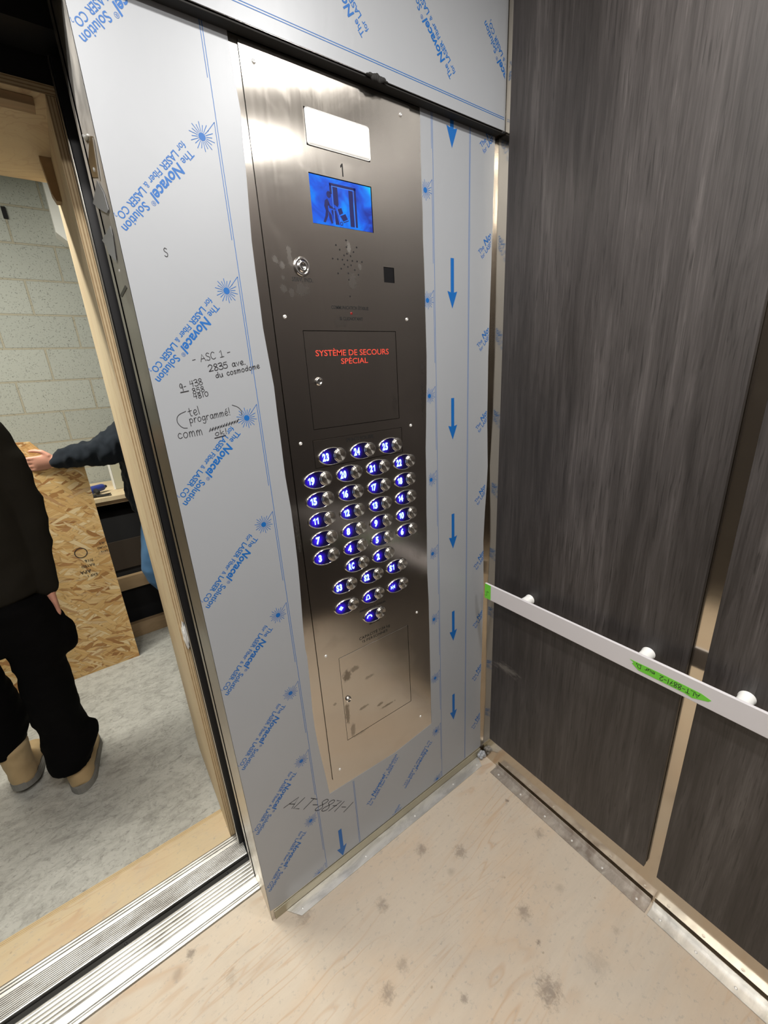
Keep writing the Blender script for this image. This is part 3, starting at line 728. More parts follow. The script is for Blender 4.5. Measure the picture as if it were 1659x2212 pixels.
tag(b.build('edge_clip', M['dark_steel']), 'small dark clip on the jamb below the peeled film', 'clip')

# ------------------------------------------------------------------ film on the header
b = MB(); b.box(XL, -.0015, -.0267, -.0261, 2.1505, CEIL-.02)
HP = on_front(-.0270)
for dz in (-.0019, .0019):
    put2d(b.bm, [(XL, 2.1755+dz-.0006), (-.006, 2.1755+dz-.0006), (-.006, 2.1755+dz+.0006), (XL, 2.1755+dz+.0006)], [(0, 1, 2, 3)], HP, mi=1)
for k in range(-4, 3):
    novacel(b.bm, (-.202 + PZ*k, 2.201), math.radians(135), HP, [((-.008, 0), (-1, 0)), ((0, CEIL-.03), (0, -1))])
tag(b.build('protective_film', [M['film'], M['blue_ink']], fix=False), 'printed white protective film on the header above the doorway', 'protective film')
t = thing('header_underside_strip', (-.9, -.014, 2.150), 'black strip along the underside of the header', 'gasket')  # black strip gives the header underside its dark tone
MB().box(XL+.02, -.008, -.0235, -.001, 2.1462, 2.1497, .001).build('strip', M['rubber'], t)
b = MB()
for i in range(9):
    x = -.432 + .0055*i; r = .002 + .0045*math.sin(i/8*PI) + .001*random.random()
    b.ball((x, -.0285, 2.1492 + .0012*math.sin(i*2.1)), .0062, .0032, r)
b.build('torn_lump', M['rubber'], t)

# ================================================================== CAR OPERATING PANEL
PANEL = thing('car_operating_panel', (-.498, 0, .385), 'tall brushed steel operating panel with blue-lit floor buttons', 'control panel')
PX0, PX1, PZ0, PZ1, PY = -.692, -.304, .385, 2.140, -.0028
LENS = (-.575, -.421, 2.013, 2.075); DISP = (-.577, -.422, 1.879, 1.968); CAMW = (-.399, -.3675, 1.7795, 1.8125)
D1 = (-.628, -.3705, 1.454, 1.671); MOD = (-.634, -.364, 1.3615, 1.430); D2 = (-.628, -.3725, .5015, .8065)
b = MB(); holed_plate(b, PX0, PX1, PZ0, PZ1, [LENS, DISP, CAMW, D1, MOD, D2], PY, -.0004)
b.build('faceplate', M['steel_front'], PANEL, fix=True)
b = MB(); b.box(PX0+.004, PX1-.004, -.00042, -.0002, PZ0+.004, PZ1-.004)
b.build('back_box', M['black_void'], PANEL)
def inset(rc, g_): return (rc[0]+g_, rc[1]-g_, rc[2]+g_, rc[3]-g_)
def leaf_door(name, rc, gap):
    r = inset(rc, gap); b = MB(); b.box(r[0], r[1], PY, -.0006, r[2], r[3], .0003, 1)
    return b.build(name, M['steel_front'], PANEL)
door1 = leaf_door('service_door', D1, .0014); tag(door1, 'upper hinged door lettered in red')
mod = leaf_door('button_plate', MOD, .0011)
door2 = leaf_door('service_door', D2, .0015); tag(door2, 'lower hinged door with scuffs')
r = inset(LENS, .0008)
MB().box(r[0], r[1], -.0072, -.001, r[2], r[3], .005, 4).build('emergency_lamp_lens', M['lens'], PANEL, smooth=True)
# display
disp = MB().box(*inset(DISP, .0012)[:2], -.0012, -.0006, *inset(DISP, .0012)[2:]).build('display_screen', M['screen'], PANEL)
b = MB(); IP = on_front(-.0015)
ICON = [
 [(-.530, 1.9583), (-.464, 1.9583), (-.464, 1.9533), (-.530, 1.9533)], [(-.530, 1.9583), (-.530, 1.939), (-.524, 1.938), (-.524, 1.9533)],
 [(-.4692, 1.9583), (-.4638, 1.9583), (-.4638, 1.8842), (-.4692, 1.8842)],
 [(-.5222, 1.9525), (-.5106, 1.9525), (-.510, 1.9218), (-.5131, 1.9163), (-.5219, 1.921)], [(-.483, 1.9515), (-.472, 1.9515), (-.4722, 1.8841), (-.483, 1.8841)],
 [(-.5434, 1.925), (-.5369, 1.9287), (-.5327, 1.9176), (-.5372, 1.9151), (-.546, 1.9147)], [(-.546, 1.9147), (-.5372, 1.9151), (-.5364, 1.9062), (-.5431, 1.9061)],
 [(-.5355, 1.927), (-.5317, 1.9176), (-.5227, 1.914), (-.5172, 1.9125), (-.5212, 1.9109), (-.5339, 1.9124)],
 [(-.5431, 1.9061), (-.5363, 1.9071), (-.538, 1.8977), (-.5455, 1.8958)], [(-.5455, 1.8958), (-.538, 1.8977), (-.5456, 1.8843), (-.551, 1.885)],
 [(-.5363, 1.9071), (-.5303, 1.9006), (-.527, 1.8853), (-.5315, 1.8838), (-.5359, 1.8943)], [(-.5216, 1.9101), (-.5182, 1.9096), (-.5111, 1.884), (-.521, 1.8833)],
 [(-.5294, 1.909), (-.5244, 1.9097), (-.5252, 1.8975), (-.5287, 1.9036)], [(-.5139, 1.9125), (-.5037, 1.9165), (-.5002, 1.907), (-.5095, 1.9027)],
 [(-.5081, 1.9007), (-.4945, 1.9066), (-.489, 1.897), (-.5011, 1.8914)], [(-.5012, 1.8903), (-.4865, 1.8957), (-.4872, 1.894), (-.5008, 1.8885)]]
for P in ICON: put2d(b.bm, P, [tuple(range(len(P)))], IP)
P = [(-.5328 + .0055*math.cos(2*PI*i/16), 1.9365 + .0062*math.sin(2*PI*i/16)) for i in range(16)]; put2d(b.bm, P, [tuple(range(16))], IP)
ring = [(-.5061 + r_*math.cos(2*PI*i/16), 1.887 + r_*math.sin(2*PI*i/16)) for r_ in (.0022, .0038) for i in range(16)]
put2d(b.bm, ring, [(i, 16+i, 16+(i+1) % 16, (i+1) % 16) for i in range(16)], IP)
b.mi = 1
for P in ([(-.5243, 1.9536), (-.5240, 1.913)], [(-.5240, 1.9530), (-.4696, 1.9530)], [(-.4700, 1.9530), (-.4700, 1.884)], [(-.5148, 1.9125), (-.5075, 1.890)], [(-.5230, 1.910), (-.5225, 1.884)]):
    stroke(b.bm, P, .0010, on_front(-.0016), 1)
b.build('screen_pictogram', [M['icon'], M['icon_light']], disp, fix=False)
MB().box(*inset(CAMW, .0006)[:2], -.0016, -.0006, *inset(CAMW, .0006)[2:]).build('camera_window', M['smoke'], PANEL)
def lettering(rows, mat, parent, name='lettering', y=PY - .00018):
    b = MB()
    for body, x, z, size, width, bold in rows:
        V, F, w = figures(body, size, bold) if '1' in body else text2d(body, size, bold)
        k = width / w if width else 1.0
        off = 0 if width is None else 0
        put2d(b.bm, [(a*k, c) for a, c in V], F, on_front(y), (x, z))
    return b.build(name, mat, parent, fix=False)
lettering([('1', -.503, 1.974, .033, None, .012)], M['engrave'], PANEL)
lettering([('SERV. IND.', -.640, 1.7665, .0115, .049, .012)], M['engrave'], PANEL)
lettering([('COMMUNICATION \u00c9TABLIE', -.551, 1.7165, .0098, .101, .025), ('SI CLIGNOTANT', -.531, 1.6935, .0096, .063, .025)], M['engrave'], PANEL)
lettering([('SYST\u00c8ME DE SECOURS', -.603, 1.6170, .0185, .207, .006), ('SP\u00c9CIAL', -.538, 1.5985, .0175, .077, .006)], M['red'], door1)
lettering([('PENTHOUSE', -.541, 1.4140, .0125, .082, .02)], M['engrave'], mod)
lettering([('PRESSER POUR APPELER', -.545, .9225, .0072, .092, .03)], M['engrave'], PANEL)
lettering([('SECOURS', -.516, .8695, .0075, .036, .03)], M['engrave'], PANEL)
lettering([('CAPACIT\u00c9 1134 kg', -.555, .8325, .0130, .112, .012), ('15 PERSONNES', -.547, .8190, .0120, .094, .012)], M['engrave'], PANEL)
MB().lathe((-.499, PY, 1.7085), (0, -1, 0), [(.003, 0), (.0026, .0012), (0, .002)], 12).build('signal_light', M['led'], PANEL)
# loudspeaker perforations
HOLES = [(-.499,1.856),(-.526,1.844),(-.472,1.845),(-.499,1.843),(-.517,1.836),(-.481,1.835),(-.499,1.830),(-.507,1.826),(-.490,1.826),(-.537,1.817),(-.524,1.817),(-.512,1.817),(-.499,1.817),(-.486,1.817),(-.473,1.817),(-.460,1.817),(-.508,1.808),(-.490,1.808),(-.499,1.804),(-.517,1.799),(-.481,1.799),(-.526,1.789),(-.499,1.791),(-.472,1.790),(-.499,1.778),(-.499,1.744)]
b = MB()
for x, z in HOLES:
    b.mi = 0; b.cyl((x, PY-.00010, z), (0, 1, 0), .0018, .0002, 14)
b.build('speaker_grille', [M['black_void'], M['chrome_soft']], PANEL, fix=False)
# key switch and locks
def lock(x, z, R, parent, name):
    b = MB(); b.lathe((x, PY, z), (0, -1, 0), [(R, 0), (R, .003), (R*.92, .0045), (R*.72, .0048), (R*.66, .0035), (R*.60, .0035), (R*.56, .0075), (R*.30, .0080), (R*.28, .0065), (0, .0065)], 32)
    o = b.build(name, M['chrome'], parent)
    MB().box(x-.0006, x+.0006, PY-.0068, PY-.0064, z-R*.2, z+R*.2).build('key_slot', M['black_void'], o)
    return o
lock(-.6145, 1.7945, .0185, PANEL, 'key_switch')
def cam_lock(x, z, R, parent):
    b = MB(); b.lathe((x, PY, z), (0, -1, 0), [(R, 0), (R, .002), (R*.85, .006), (R*.55, .0075), (R*.5, .0062), (0, .0062)], 28)
    o = b.build('lock', M['chrome'], parent)
    MB().box(x-.0005, x+.0005, PY-.0066, PY-.006, z-R*.35, z+R*.35).build('key_slot', M['black_void'], o)
cam_lock(-.602, 1.562, .0098, door1); cam_lock(-.611, .652, .0092, door2)
for x, z in [(-.667, 2.116), (-.331, 2.118), (-.666, 1.697), (-.333, 1.699), (-.665, 1.427), (-.332, 1.431), (-.666, .834), (-.334, .836), (-.665, .411), (-.334, .411)]:
    MB().lathe((x, PY, z), (0, -1, 0), [(.0042, 0), (.0040, .0012), (.0025, .0026), (.0012, .0028), (.001, .0016), (0, .0016)], 18).build('screw', M['screw'], PANEL)
# buttons: an eye-shaped chrome rim, a blue lit window and a round brushed push cap
def egg(sc_, n=48):
    P = []
    for i in range(n):
        a = 2*PI*i/n; x, z = math.cos(a), math.sin(a)
        hx = .0365*sc_; hz = .0228*sc_ * (1.0 - .10*(1 - x)*.5) * (1 - .10*max(0, -x)**3)
        sharp = abs(z)**1.0
        P.append((hx*x, math.copysign(hz*sharp, z)))
    return P
def rim_mesh():
    b = MB(); prof = [(1.0, 0.0), (1.0, .0030), (.975, .0042), (.935, .0044), (.905, .0034), (.895, .0012)]
    R = [[b.bm.verts.new((x, -h, z)) for x, z in egg(s_)] for s_, h in prof]
    for A, B in zip(R, R[1:]):
        for i in range(48): f = b.bm.faces.new((A[i], A[(i+1) % 48], B[(i+1) % 48], B[i])); f.smooth = True
    # spokes fanning from the cap across the window
    for k in range(-3, 4):
        if k == 0: continue
    bmesh.ops.recalc_face_normals(b.bm, faces=b.bm.faces)
    # collar around the cap
    b.lathe((.0235, 0, 0), (0, -1, 0), [(.0178, .001), (.0178, .0050), (.0166, .0060), (.0152, .0058), (.0150, .003)], 36)
    me = bpy.data.meshes.new('button_rim'); b.bm.to_mesh(me); b.bm.free(); me.materials.append(M['chrome']); return me
def face_mesh():
    b = MB(); f = b.bm.faces.new([b.bm.verts.new((x, -.0016, z)) for x, z in egg(.90)]); bmesh.ops.triangulate(b.bm, faces=[f])
    bmesh.ops.recalc_face_normals(b.bm, faces=b.bm.faces)
    me = bpy.data.meshes.new('button_window'); b.bm.to_mesh(me); b.bm.free(); me.materials.append(M['btn_face']); return me
def cap_mesh():
    b = MB(); b.lathe((0, 0, 0), (0, -1, 0), [(.0148, .0015), (.0148, .0078), (.0138, .0088), (.0125, .0089), (0, .0080)], 40)
    bmesh.ops.recalc_face_normals(b.bm, faces=b.bm.faces)
    me = bpy.data.meshes.new('push_cap'); b.bm.to_mesh(me); b.bm.free(); me.materials.append(M['cap'])
    return me
RIM, FACE, CAP = rim_mesh(), face_mesh(), cap_mesh()
BX = [-.6345, -.5443, -.4545, -.3645]
ROW = [1.334, 1.2822, 1.2305, 1.1788, 1.1287]
BUT = [('23', -.589, 1.3855), ('24', -.4985, 1.386), ('25', -.409, 1.386)]
num = [['19', '20', '21', '22'], ['15', '16', '17', '18'], ['11', '12', '13', '14'], ['7', '8', '9', '10'], ['3', '4', '5', '6']]
for r_, z in zip(num, ROW): BUT += [(n_, x, z) for n_, x in zip(r_, BX)]
BUT += [('RC', BX[1], 1.077), ('2', BX[2], 1.077), ('S1', -.409, 1.026), ('S2', -.4985, 1.0255), ('S3', -.5885, 1.026),
        ('open', -.589, .962), ('alarm', -.499, .962), ('close', -.409, .962), ('phone', -.499, .897)]
def numeral(kind):
    b = MB(); pl = on_front(-.0021); Q = lambda *p: p
    if kind == 'open':
        for s_ in (-1, 1): put2d(b.bm, [(s_*.0015, -.0055), (s_*.0015, .0055), (s_*.0075, 0)], [(0, 1, 2)], pl); put2d(b.bm, [(s_*.0002, -.007), (s_*.001, -.007), (s_*.001, .007), (s_*.0002, .007)], [(0, 1, 2, 3)], pl)
    elif kind == 'close':
        for s_ in (-1, 1): put2d(b.bm, [(s_*.0075, -.0065), (s_*.0075, .0065), (s_*.0012, 0)], [(0, 1, 2)], pl)
        put2d(b.bm, [(-.0007, -.007), (.0007, -.007), (.0007, .007), (-.0007, .007)], [(0, 1, 2, 3)], pl)
    elif kind == 'alarm':
        P = chaikin([(-.0075, -.006), (-.005, -.003), (-.0042, .004), (0, .0095), (.0042, .004), (.005, -.003), (.0075, -.006)]); P.append(P[0])
        stroke(b.bm, P, .0024, pl, 0)
    elif kind == 'phone':
        stroke(b.bm, chaikin([(-.0075, -.001), (-.006, .004), (0, .006), (.006, .004), (.0075, -.001)]), .0038, pl, 0)
    else:
        V, F, w = figures(kind, .0245, .055)
        k = .0175 / w if len(kind) > 1 else 1.0
        k = min(k, .80)
        put2d(b.bm, [((a - w/2)*k, c - .0086) for a, c in V], F, pl)
    return b.build('numeral' if kind[0] in '0123456789RS' else 'symbol', M['digit'], fix=False)
for kind, x, z in BUT:
    nm = {'alarm': 'alarm_button', 'phone': 'telephone_button', 'open': 'door_button', 'close': 'door_button'}.get(kind, 'floor_button')
    btn = bpy.data.objects.new(nm, RIM); COL.objects.link(btn); btn.parent = PANEL
    btn.location = Vector((x, PY, z)) - Vector(PANEL.location)
    w_ = bpy.data.objects.new('button_window', FACE); COL.objects.link(w_); w_.parent = btn
    c_ = bpy.data.objects.new('push_cap', CAP); COL.objects.link(c_); c_.parent = btn; c_.location = (.0235, 0, 0)
    o = numeral(kind); o.parent = btn; o.location = (-.0155, 0, 0)

# ================================================================== RIGHT WALL
def lam_panel(y0, y1, label):
    t = thing('wall_panel', (-.01, (y0+y1)/2, .136), label, 'wall panel', 'dark wood panels of the right wall')
    MB().box(-.0180, -.0030, y0, y1, .136, 2.50, .0006, 1).build('laminate_board', M['laminate'], t)
    MB().box(-.0030, -.0002, y0+.03, y1-.03, .20, 2.40).build('backing', M['black_void'], t)
    return t
lam_panel(-.640, -.0545, 'dark wood wall panel next to the steel corner, behind the rail end')
lam_panel(-1.36, -.6745, 'dark wood wall panel right of the steel reveal, nearer the viewer')
# handrail
rail = thing('handrail', (-.07, -.7, .812), 'flat white handrail bar along the dark wood wall', 'handrail')
MB().box(-.0705, -.0625, -1.30, -.056, .811, .868, .0012, 2).build('bar', G('white_wrapped_bar').set(Base_Color=(.66, .64, .66), Roughness=.35).m, rail)
for y in (-.200, -.556, -.757, -1.15):
    MB().lathe((-.0180, y, .847), (-1, 0, 0), [(.0165, 0), (.0165, .003), (.0150, .004), (.0150, .0445)], 28).build('standoff', M['white_plastic'], rail)
def tape(name, poly, label, write=None):
    b = MB(); b.extrude_poly([(-.0706, -u, v) for u, v in poly], (-.0004, 0, 0))
    bmesh.ops.recalc_face_normals(b.bm, faces=b.bm.faces)
    if write:
        for text, p0, u, vup, w, L in write: hand(b.bm, text, p0, u, vup, w, on_side(-.0713), 1, .16, L)
    return tag(b.build(name, [M['green_tape'], M['ink']], fix=False), label, 'tape')
tape('green_tape', [(.535, .8435), (.545, .8385), (.541, .8340), (.558, .8225), (.660, .8225), (.675, .8195), (.705, .8300), (.710, .8360), (.690, .8420), (.600, .8440)],
     'long strip of green tape with black writing on the middle of the handrail',
     [('ALT-8871-2', (.688, .8385), (-1, .0), (0, -.0120), .0014, .084), ('mur D"', (.594, .8405), (-1, 0), (0, -.011), .0013, .046)])
tape('green_tape', [(.0565, .8120), (.0565, .8675), (.0820, .8670), (.0825, .8125)], 'small green tape patch on the far end of the handrail beside the steel corner',
     [('L"', (.066, .8230), (0, 1), (-.009, 0), .0010, .020), ('7', (.074, .835), (0, 1), (-.006, 0), .001, .010)])

# ================================================================== FLOOR TRIM
def angle_side(y0, y1, label, mat):
    t = thing('floor_angle', (-.02, (y0+y1)/2, 0), label, 'floor angle', 'metal floor angles along the walls')
    b = MB(); b.box(-.0080, -.0060, y0, y1, .001, .021); b.box(-.045, -.0060, y0, y1, .0008, .0028, .0005, 1)
    b.build('angle_bar', mat, t)
    n = max(2, int((y1-y0)/.085)); 
    for i in range(n):
        y = y0 + .03 + (y1-y0-.06)*i/(n-1)
        MB().lathe((-.028, y, .0028), (0, 0, 1), [(.0038, 0), (.0034, .0012), (.0012, .0018), (0, .0010)], 14).build('screw', M['screw'], t)
angle_side(-.672, -.085, 'far length of grey metal floor angle under the right wall', M['galv'])
angle_side(-1.36, -.678, 'near length of grey metal floor angle under the right wall, brighter', M['galv_bright'])
t = thing('floor_angle', (-.47, -.03, 0), 'shiny metal floor angle under the printed film', 'floor angle', 'metal floor angles along the walls')
b = MB(); b.extrude_poly([(-.900, -.0055, .0008), (-.868, -.046, .0008), (-.050, -.046, .0008), (-.030, -.0055, .0008)], (0, 0, .0022))
b.build('angle_bar', M['galv_bright'], t)
for x in (-.858, -.62, -.40, -.20, -.062):
    MB().lathe((x, -.030, .0030), (0, 0, 1), [(.0038, 0), (.0034, .0012), (.0012, .0018), (0, .0010)], 14).build('screw', M['screw'], t)
b = MB(); b.box(-.935, -.012, -.0045, -.0008, .0005, .034)
tag(b.build('kick_strip', simple('dull_zinc', (.40, .365, .265), .45, .45)), 'narrow dull steel kick strip at the foot of the filmed panel', 'kick strip')
b = MB()
for i in range(14): b.ball((-.020 + .010*math.sin(i*1.9), -.018 + .008*math.cos(i*2.7), .012 + .012*random.random()), .009, .007, .008)
tag(b.build('crumpled_film', [M['film']], smooth=False), 'crumpled bit of film in the floor corner between the two walls', 'film scrap')

# ================================================================== DOOR SILLS AND LANDING EDGE
def sill(name, prof, x0, x1, label, cat='door sill'):
    b = MB(); pts = prof + [(prof[-1][0], -.03), (prof[0][0], -.03)]
    b.extrude_poly([(x0, y, z) for y, z in pts], (x1-x0, 0, 0))
    return tag(b.build(name, M['alu']), label, cat)
def ridges(y0, y1, n, h, top):
    P = []
    p = (y1-y0)/n
    for i in range(n):
        a = y0 + i*p
        P += [(a + .10*p, top-h), (a + .28*p, top - h*.15), (a + .42*p, top), (a + .62*p, top), (a + .78*p, top - h*.15), (a + .95*p, top-h)]
    return P
prof = [(.1035, -.002), (.106, .003), (.113, .004), (.1175, .003), (.119, -.001)] + [(.1225, -.001), (.124, .003), (.131, .003), (.133, -.0005), (.148, -.0005)] + ridges(.150, .208, 5, .005, .0035) + [(.2105, .002), (.212, -.002)]
t = sill('car_door_sill', prof, -2.05, JX-.001, 'ribbed aluminium car sill with broad ridges nearest the plywood floor')
prof = [(.2350, -.002), (.2360, .0025), (.239, .003)] + ridges(.240, .300, 11, .0042, .003) + [(.3015, -.001), (.309, -.001), (.3105, .0025), (.3150, .0025), (.3160, -.001), (.3185, -.001), (.3195, .003), (.3245, .003), (.3255, -.001), (.3275, .002), (.3290, -.001)]
sill('landing_door_sill', prof, -2.30, JX-.0005, 'finely ribbed aluminium landing sill beyond the black gap')
t = thing('gap_strip', (-1.5, .2235, -.03), 'black rubber strip in the running gap between the two sills', 'gap strip')
MB().box(-2.05, JX, .2135, .2335, -.04, -.008, .002).build('strip', M['rubber'], t)
for x in (-1.02, -1.32):
    MB().lathe((x, .2235, -.008), (0, 0, 1), [(.004, 0), (.003, .002), (0, .002)], 12).build('screw', M['dark_steel'], t)
b = MB(); b.mi = 0
b.extrude_poly([(-2.3, .3305, -.0175), (-2.3, .3305, 0), (-2.3, .4450, 0), (-2.3, .4760, -.0175)], (2.3-.9745, 0, 0))
b.bm.normal_update(); bmesh.ops.recalc_face_normals(b.bm, faces=b.bm.faces)
for f in b.bm.faces:
    if abs(f.normal.y) > .3 and f.normal.z > .1: f.material_index = 1
tag(b.build('plywood_threshold', [M['ply_ramp'], M['ply_edge_z']], fix=False), 'worn plywood threshold strip between landing sill and concrete floor', 'threshold')
def ply_board(name, box, edge_axis, label, edges, cat='plywood board', face='ply_new'):
    b = MB(); b.box(*box); bmesh.ops.recalc_face_normals(b.bm, faces=b.bm.faces); b.bm.normal_update()
    for f in b.bm.faces:
        n = f.normal
        if max(abs(n[i]) for i in edges) > .9: f.material_index = 1
    return tag(b.build(name, [M[face], M['ply_edge_' + edge_axis]], fix=False), label, cat)
ply_board('plywood_jamb', (-.9742, -.9570, .3305, .815, .0005, 2.1385), 'x', 'tall pale plywood jamb board lining the landing doorway', (1, 2))
ply_board('plywood_lintel', (-2.24, -.9560, .3305, .790, 2.1395, 2.1565), 'z', 'plywood lintel board across the top of the landing doorway', (0, 1))
t = tag(MB().box(-2.2, -.9950, .350, .385, 2.1240, 2.1390, .001).build('lintel_cleat', M['brown_wood']), 'brown cleat strip under the plywood lintel', 'cleat')
b = MB(); b.extrude_poly([(-.9745, .62, 2.0450), (-.9745, .62, 2.1390), (-.999, .62, 2.1390), (-.992, .62, 2.06), (-.986, .62, 2.0450)], (0, .03, 0))
tag(b.build('wooden_wedge', M['brown_wood']), 'small brown wood wedge at the head of the plywood jamb', 'wedge')
t = thing('landing_door', (-.8, .29, 0), 'retracted landing door whose steel leading edge shows beside the plywood jamb', 'door')
MB().box(-.9560, -.10, .278, .308, .006, 2.18, .002).build('door_leaf', M['dark_steel'], t)
MB().box(-.9585, -.9480, .279, .300, .006, 2.18, .0015).build('leading_edge', M['steel_jamb'], t)
t = bmesh.new(); bmesh.ops.create_icosphere(t, subdivisions=3, radius=1)
for v in t.verts:
    k = 1 + .35*noise.noise(v.co*2.3); v.co = Vector((v.co.x*.007*k, v.co.y*.012*k, v.co.z*.045*k))
b = MB(); b.merge(t, Matrix.Translation((-.962, .318, .865)))
tag(b.build('plastic_scrap', M['white_plastic'], smooth=False), 'crumpled pale plastic scrap stuck between jamb board and door edge', 'plastic scrap')

# ================================================================== LANDING THINGS
b = MB(); b.box(-2.35, -1.108, 1.805, 1.817, -.0175, 1.205)
for body, x, z, s_, an in (('APA', -1.215, .62, .022, PI), ('RATED', -1.19, .65, .016, PI), ('7/16', -1.19, .68, .018, PI), ('EXP 1', -1.19, .59, .016, PI),
                           ('24/16', -1.112, .71, .012, PI), ('STURD', -1.112, .735, .012, PI), ('PS 2', -1.118, .76, .011, PI)):
    V, F, w = text2d(body, s_*1.25, .01); put2d(b.bm, V, F, on_front(1.8042), (x, z), an, 1)
P = [(-1.235 + r_*math.cos(2*PI*i/20), .725 + r_*math.sin(2*PI*i/20)) for r_ in (.026, .030) for i in range(20)]
put2d(b.bm, P, [(i, 20+i, 20+(i+1) % 20, (i+1) % 20) for i in range(20)], on_front(1.8042), mi=1)
tag(b.build('strand_board', [M['osb'], M['ink']], fix=False), 'large sheet of orange-brown strand board standing on the concrete', 'strand board')
b = MB(); b.extrude_poly([(-2.2, 1.835, -.0175), (-1.17, 1.835, -.0175), (-1.17, 1.835, 1.17), (-1.245, 1.835, 1.262), (-1.30, 1.835, 1.345), (-2.2, 1.835, 1.40)], (0, .012, 0))
tag(b.build('strand_board', M['osb']), 'second strand board behind the first, with a sloping cut corner', 'strand board')
bench = thing('workbench', (-1.0, 2.4, 0), 'rough plywood workbench against the block wall', 'workbench')
MB().box(-2.4, -.35, 2.16, 2.735, .905, .930).build('bench_top', M['ply_new'], bench)
MB().box(-2.4, -.35, 2.17, 2.735, .880, .9045).build('lower_top_sheet', M['brown_wood'], bench)
for x in (-2.36, -.45):
    for y in (2.20, 2.66): MB().box(x, x+.09, y, y+.04, -.0175, .8795).build('leg', M['brown_wood'], bench)
MB().box(-2.40, -.35, 2.158, 2.198, .285, .375).build('stretcher', M['brown_wood'], bench)
tag(MB().box(-2.40, -.35, 2.045, 2.085, -.0175, .080).build('lumber_board', M['brown_wood']), 'brown lumber lying on edge on the concrete in front of the workbench', 'lumber')
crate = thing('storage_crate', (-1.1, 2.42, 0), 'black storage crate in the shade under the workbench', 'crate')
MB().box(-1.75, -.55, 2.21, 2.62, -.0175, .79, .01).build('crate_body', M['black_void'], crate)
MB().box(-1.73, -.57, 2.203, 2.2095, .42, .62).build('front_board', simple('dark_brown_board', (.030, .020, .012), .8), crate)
t = thing('electrical_box', (-.93, 2.45, .93), 'beige metal electrical box standing on the workbench', 'electrical box')
MB().box(-.978, -.80, 2.36, 2.50, .9305, 1.28, .003).build('box_body', simple('beige_enamel', (.46, .45, .35), .5), t)
MB().box(-.990, -.9785, 2.36, 2.50, .9305, 1.28, .002).build('pale_left_side', M['white_plastic'], t)  # paler left side of the box, built as a thin slab
MB().lathe((-.925, 2.36, .985), (0, -1, 0), [(.009, 0), (.008, .004), (0, .005)], 14).build('knob', M['dark_steel'], t)
t = thing('cordless_drill', (-1.08, 2.30, .93), 'small blue and black power tool lying on the workbench', 'power tool')
MB().limb([(-1.13, 2.30, .962), (-1.055, 2.34, .966)], [.026, .022]).build('motor_body', simple('blue_tool_plastic', (.03, .05, .25), .4), t)
MB().limb([(-1.055, 2.34, .966), (-1.035, 2.35, .966)], [.016, .010]).build('chuck', M['dark_steel'], t)
MB().limb([(-1.10, 2.315, .962), (-1.085, 2.26, .952)], [.015, .014]).build('grip', M['rubber'], t)
t = thing('pliers', (-1.06, 2.22, .935), 'pliers with open dark handles lying in front of the power tool', 'pliers')
MB().limb([(-1.10, 2.21, .938), (-1.07, 2.212, .938), (-1.02, 2.235, .937)], [.007, .006, .004]).build('handle', M['rubber'], t)
MB().limb([(-1.10, 2.21, .938), (-1.07, 2.20, .938), (-1.02, 2.185, .937)], [.007, .006, .004]).build('handle', M['rubber'], t)
MB().limb([(-1.10, 2.21, .939), (-1.13, 2.205, .939)], [.009, .005]).build('jaws', M['dark_steel'], t)
b = MB(); b.extrude_poly([(-.925, 2.62, 2.96-.02), (-.925, 2.62, 2.50), (-.875, 2.62, 2.455), (-.60, 2.62, 2.44), (-.60, 2.62, 2.94)], (0, .129, 0))
tag(b.build('wall_trunking', M['white_plastic']), 'pale boxed trunking high on the block wall beside the jamb', 'trunking')
tag(MB().box(-1.160, -1.138, 2.735, 2.7495, 2.575, 2.635).build('wall_anchor', M['black_void']), 'small black anchor slot in a joint high on the block wall', 'anchor')

# ================================================================== PEOPLE
def remesh_object(mb, name, mat, parent, voxel=.012, smooth=4, folds=0.0, fscale=9.0, seed=0.0, stretch=(1, 1, 1)):
    """fuse overlapping closed pieces into one continuous surface, then crease it"""
    bmesh.ops.recalc_face_normals(mb.bm, faces=mb.bm.faces)
    me = bpy.data.meshes.new('tmp'); mb.bm.to_mesh(me); mb.bm.free()
    o = bpy.data.objects.new('tmp', me); COL.objects.link(o)
    r = o.modifiers.new('r', 'REMESH'); r.mode = 'VOXEL'; r.voxel_size = voxel
    sm = o.modifiers.new('s', 'SMOOTH'); sm.factor = .5; sm.iterations = smooth
    dg = bpy.context.evaluated_depsgraph_get()
    res = bpy.data.meshes.new_from_object(o.evaluated_get(dg))
    bpy.data.objects.remove(o); bpy.data.meshes.remove(me)
    res.name = name; res.materials.clear(); res.materials.append(mat)
    if folds:
        nor = [Vector(v.normal) for v in res.vertices]
        for v, n in zip(res.vertices, nor):
            p = Vector((v.co.x*stretch[0], v.co.y*stretch[1], v.co.z*stretch[2])) * fscale + Vector((seed, seed*.3, 0))
            d = 1 - 2*abs(noise.noise(p)) + .45*noise.noise(p*2.3)
            v.co += n * d * folds
    for p in res.polygons: p.use_smooth = True
    return link(name, res, parent)
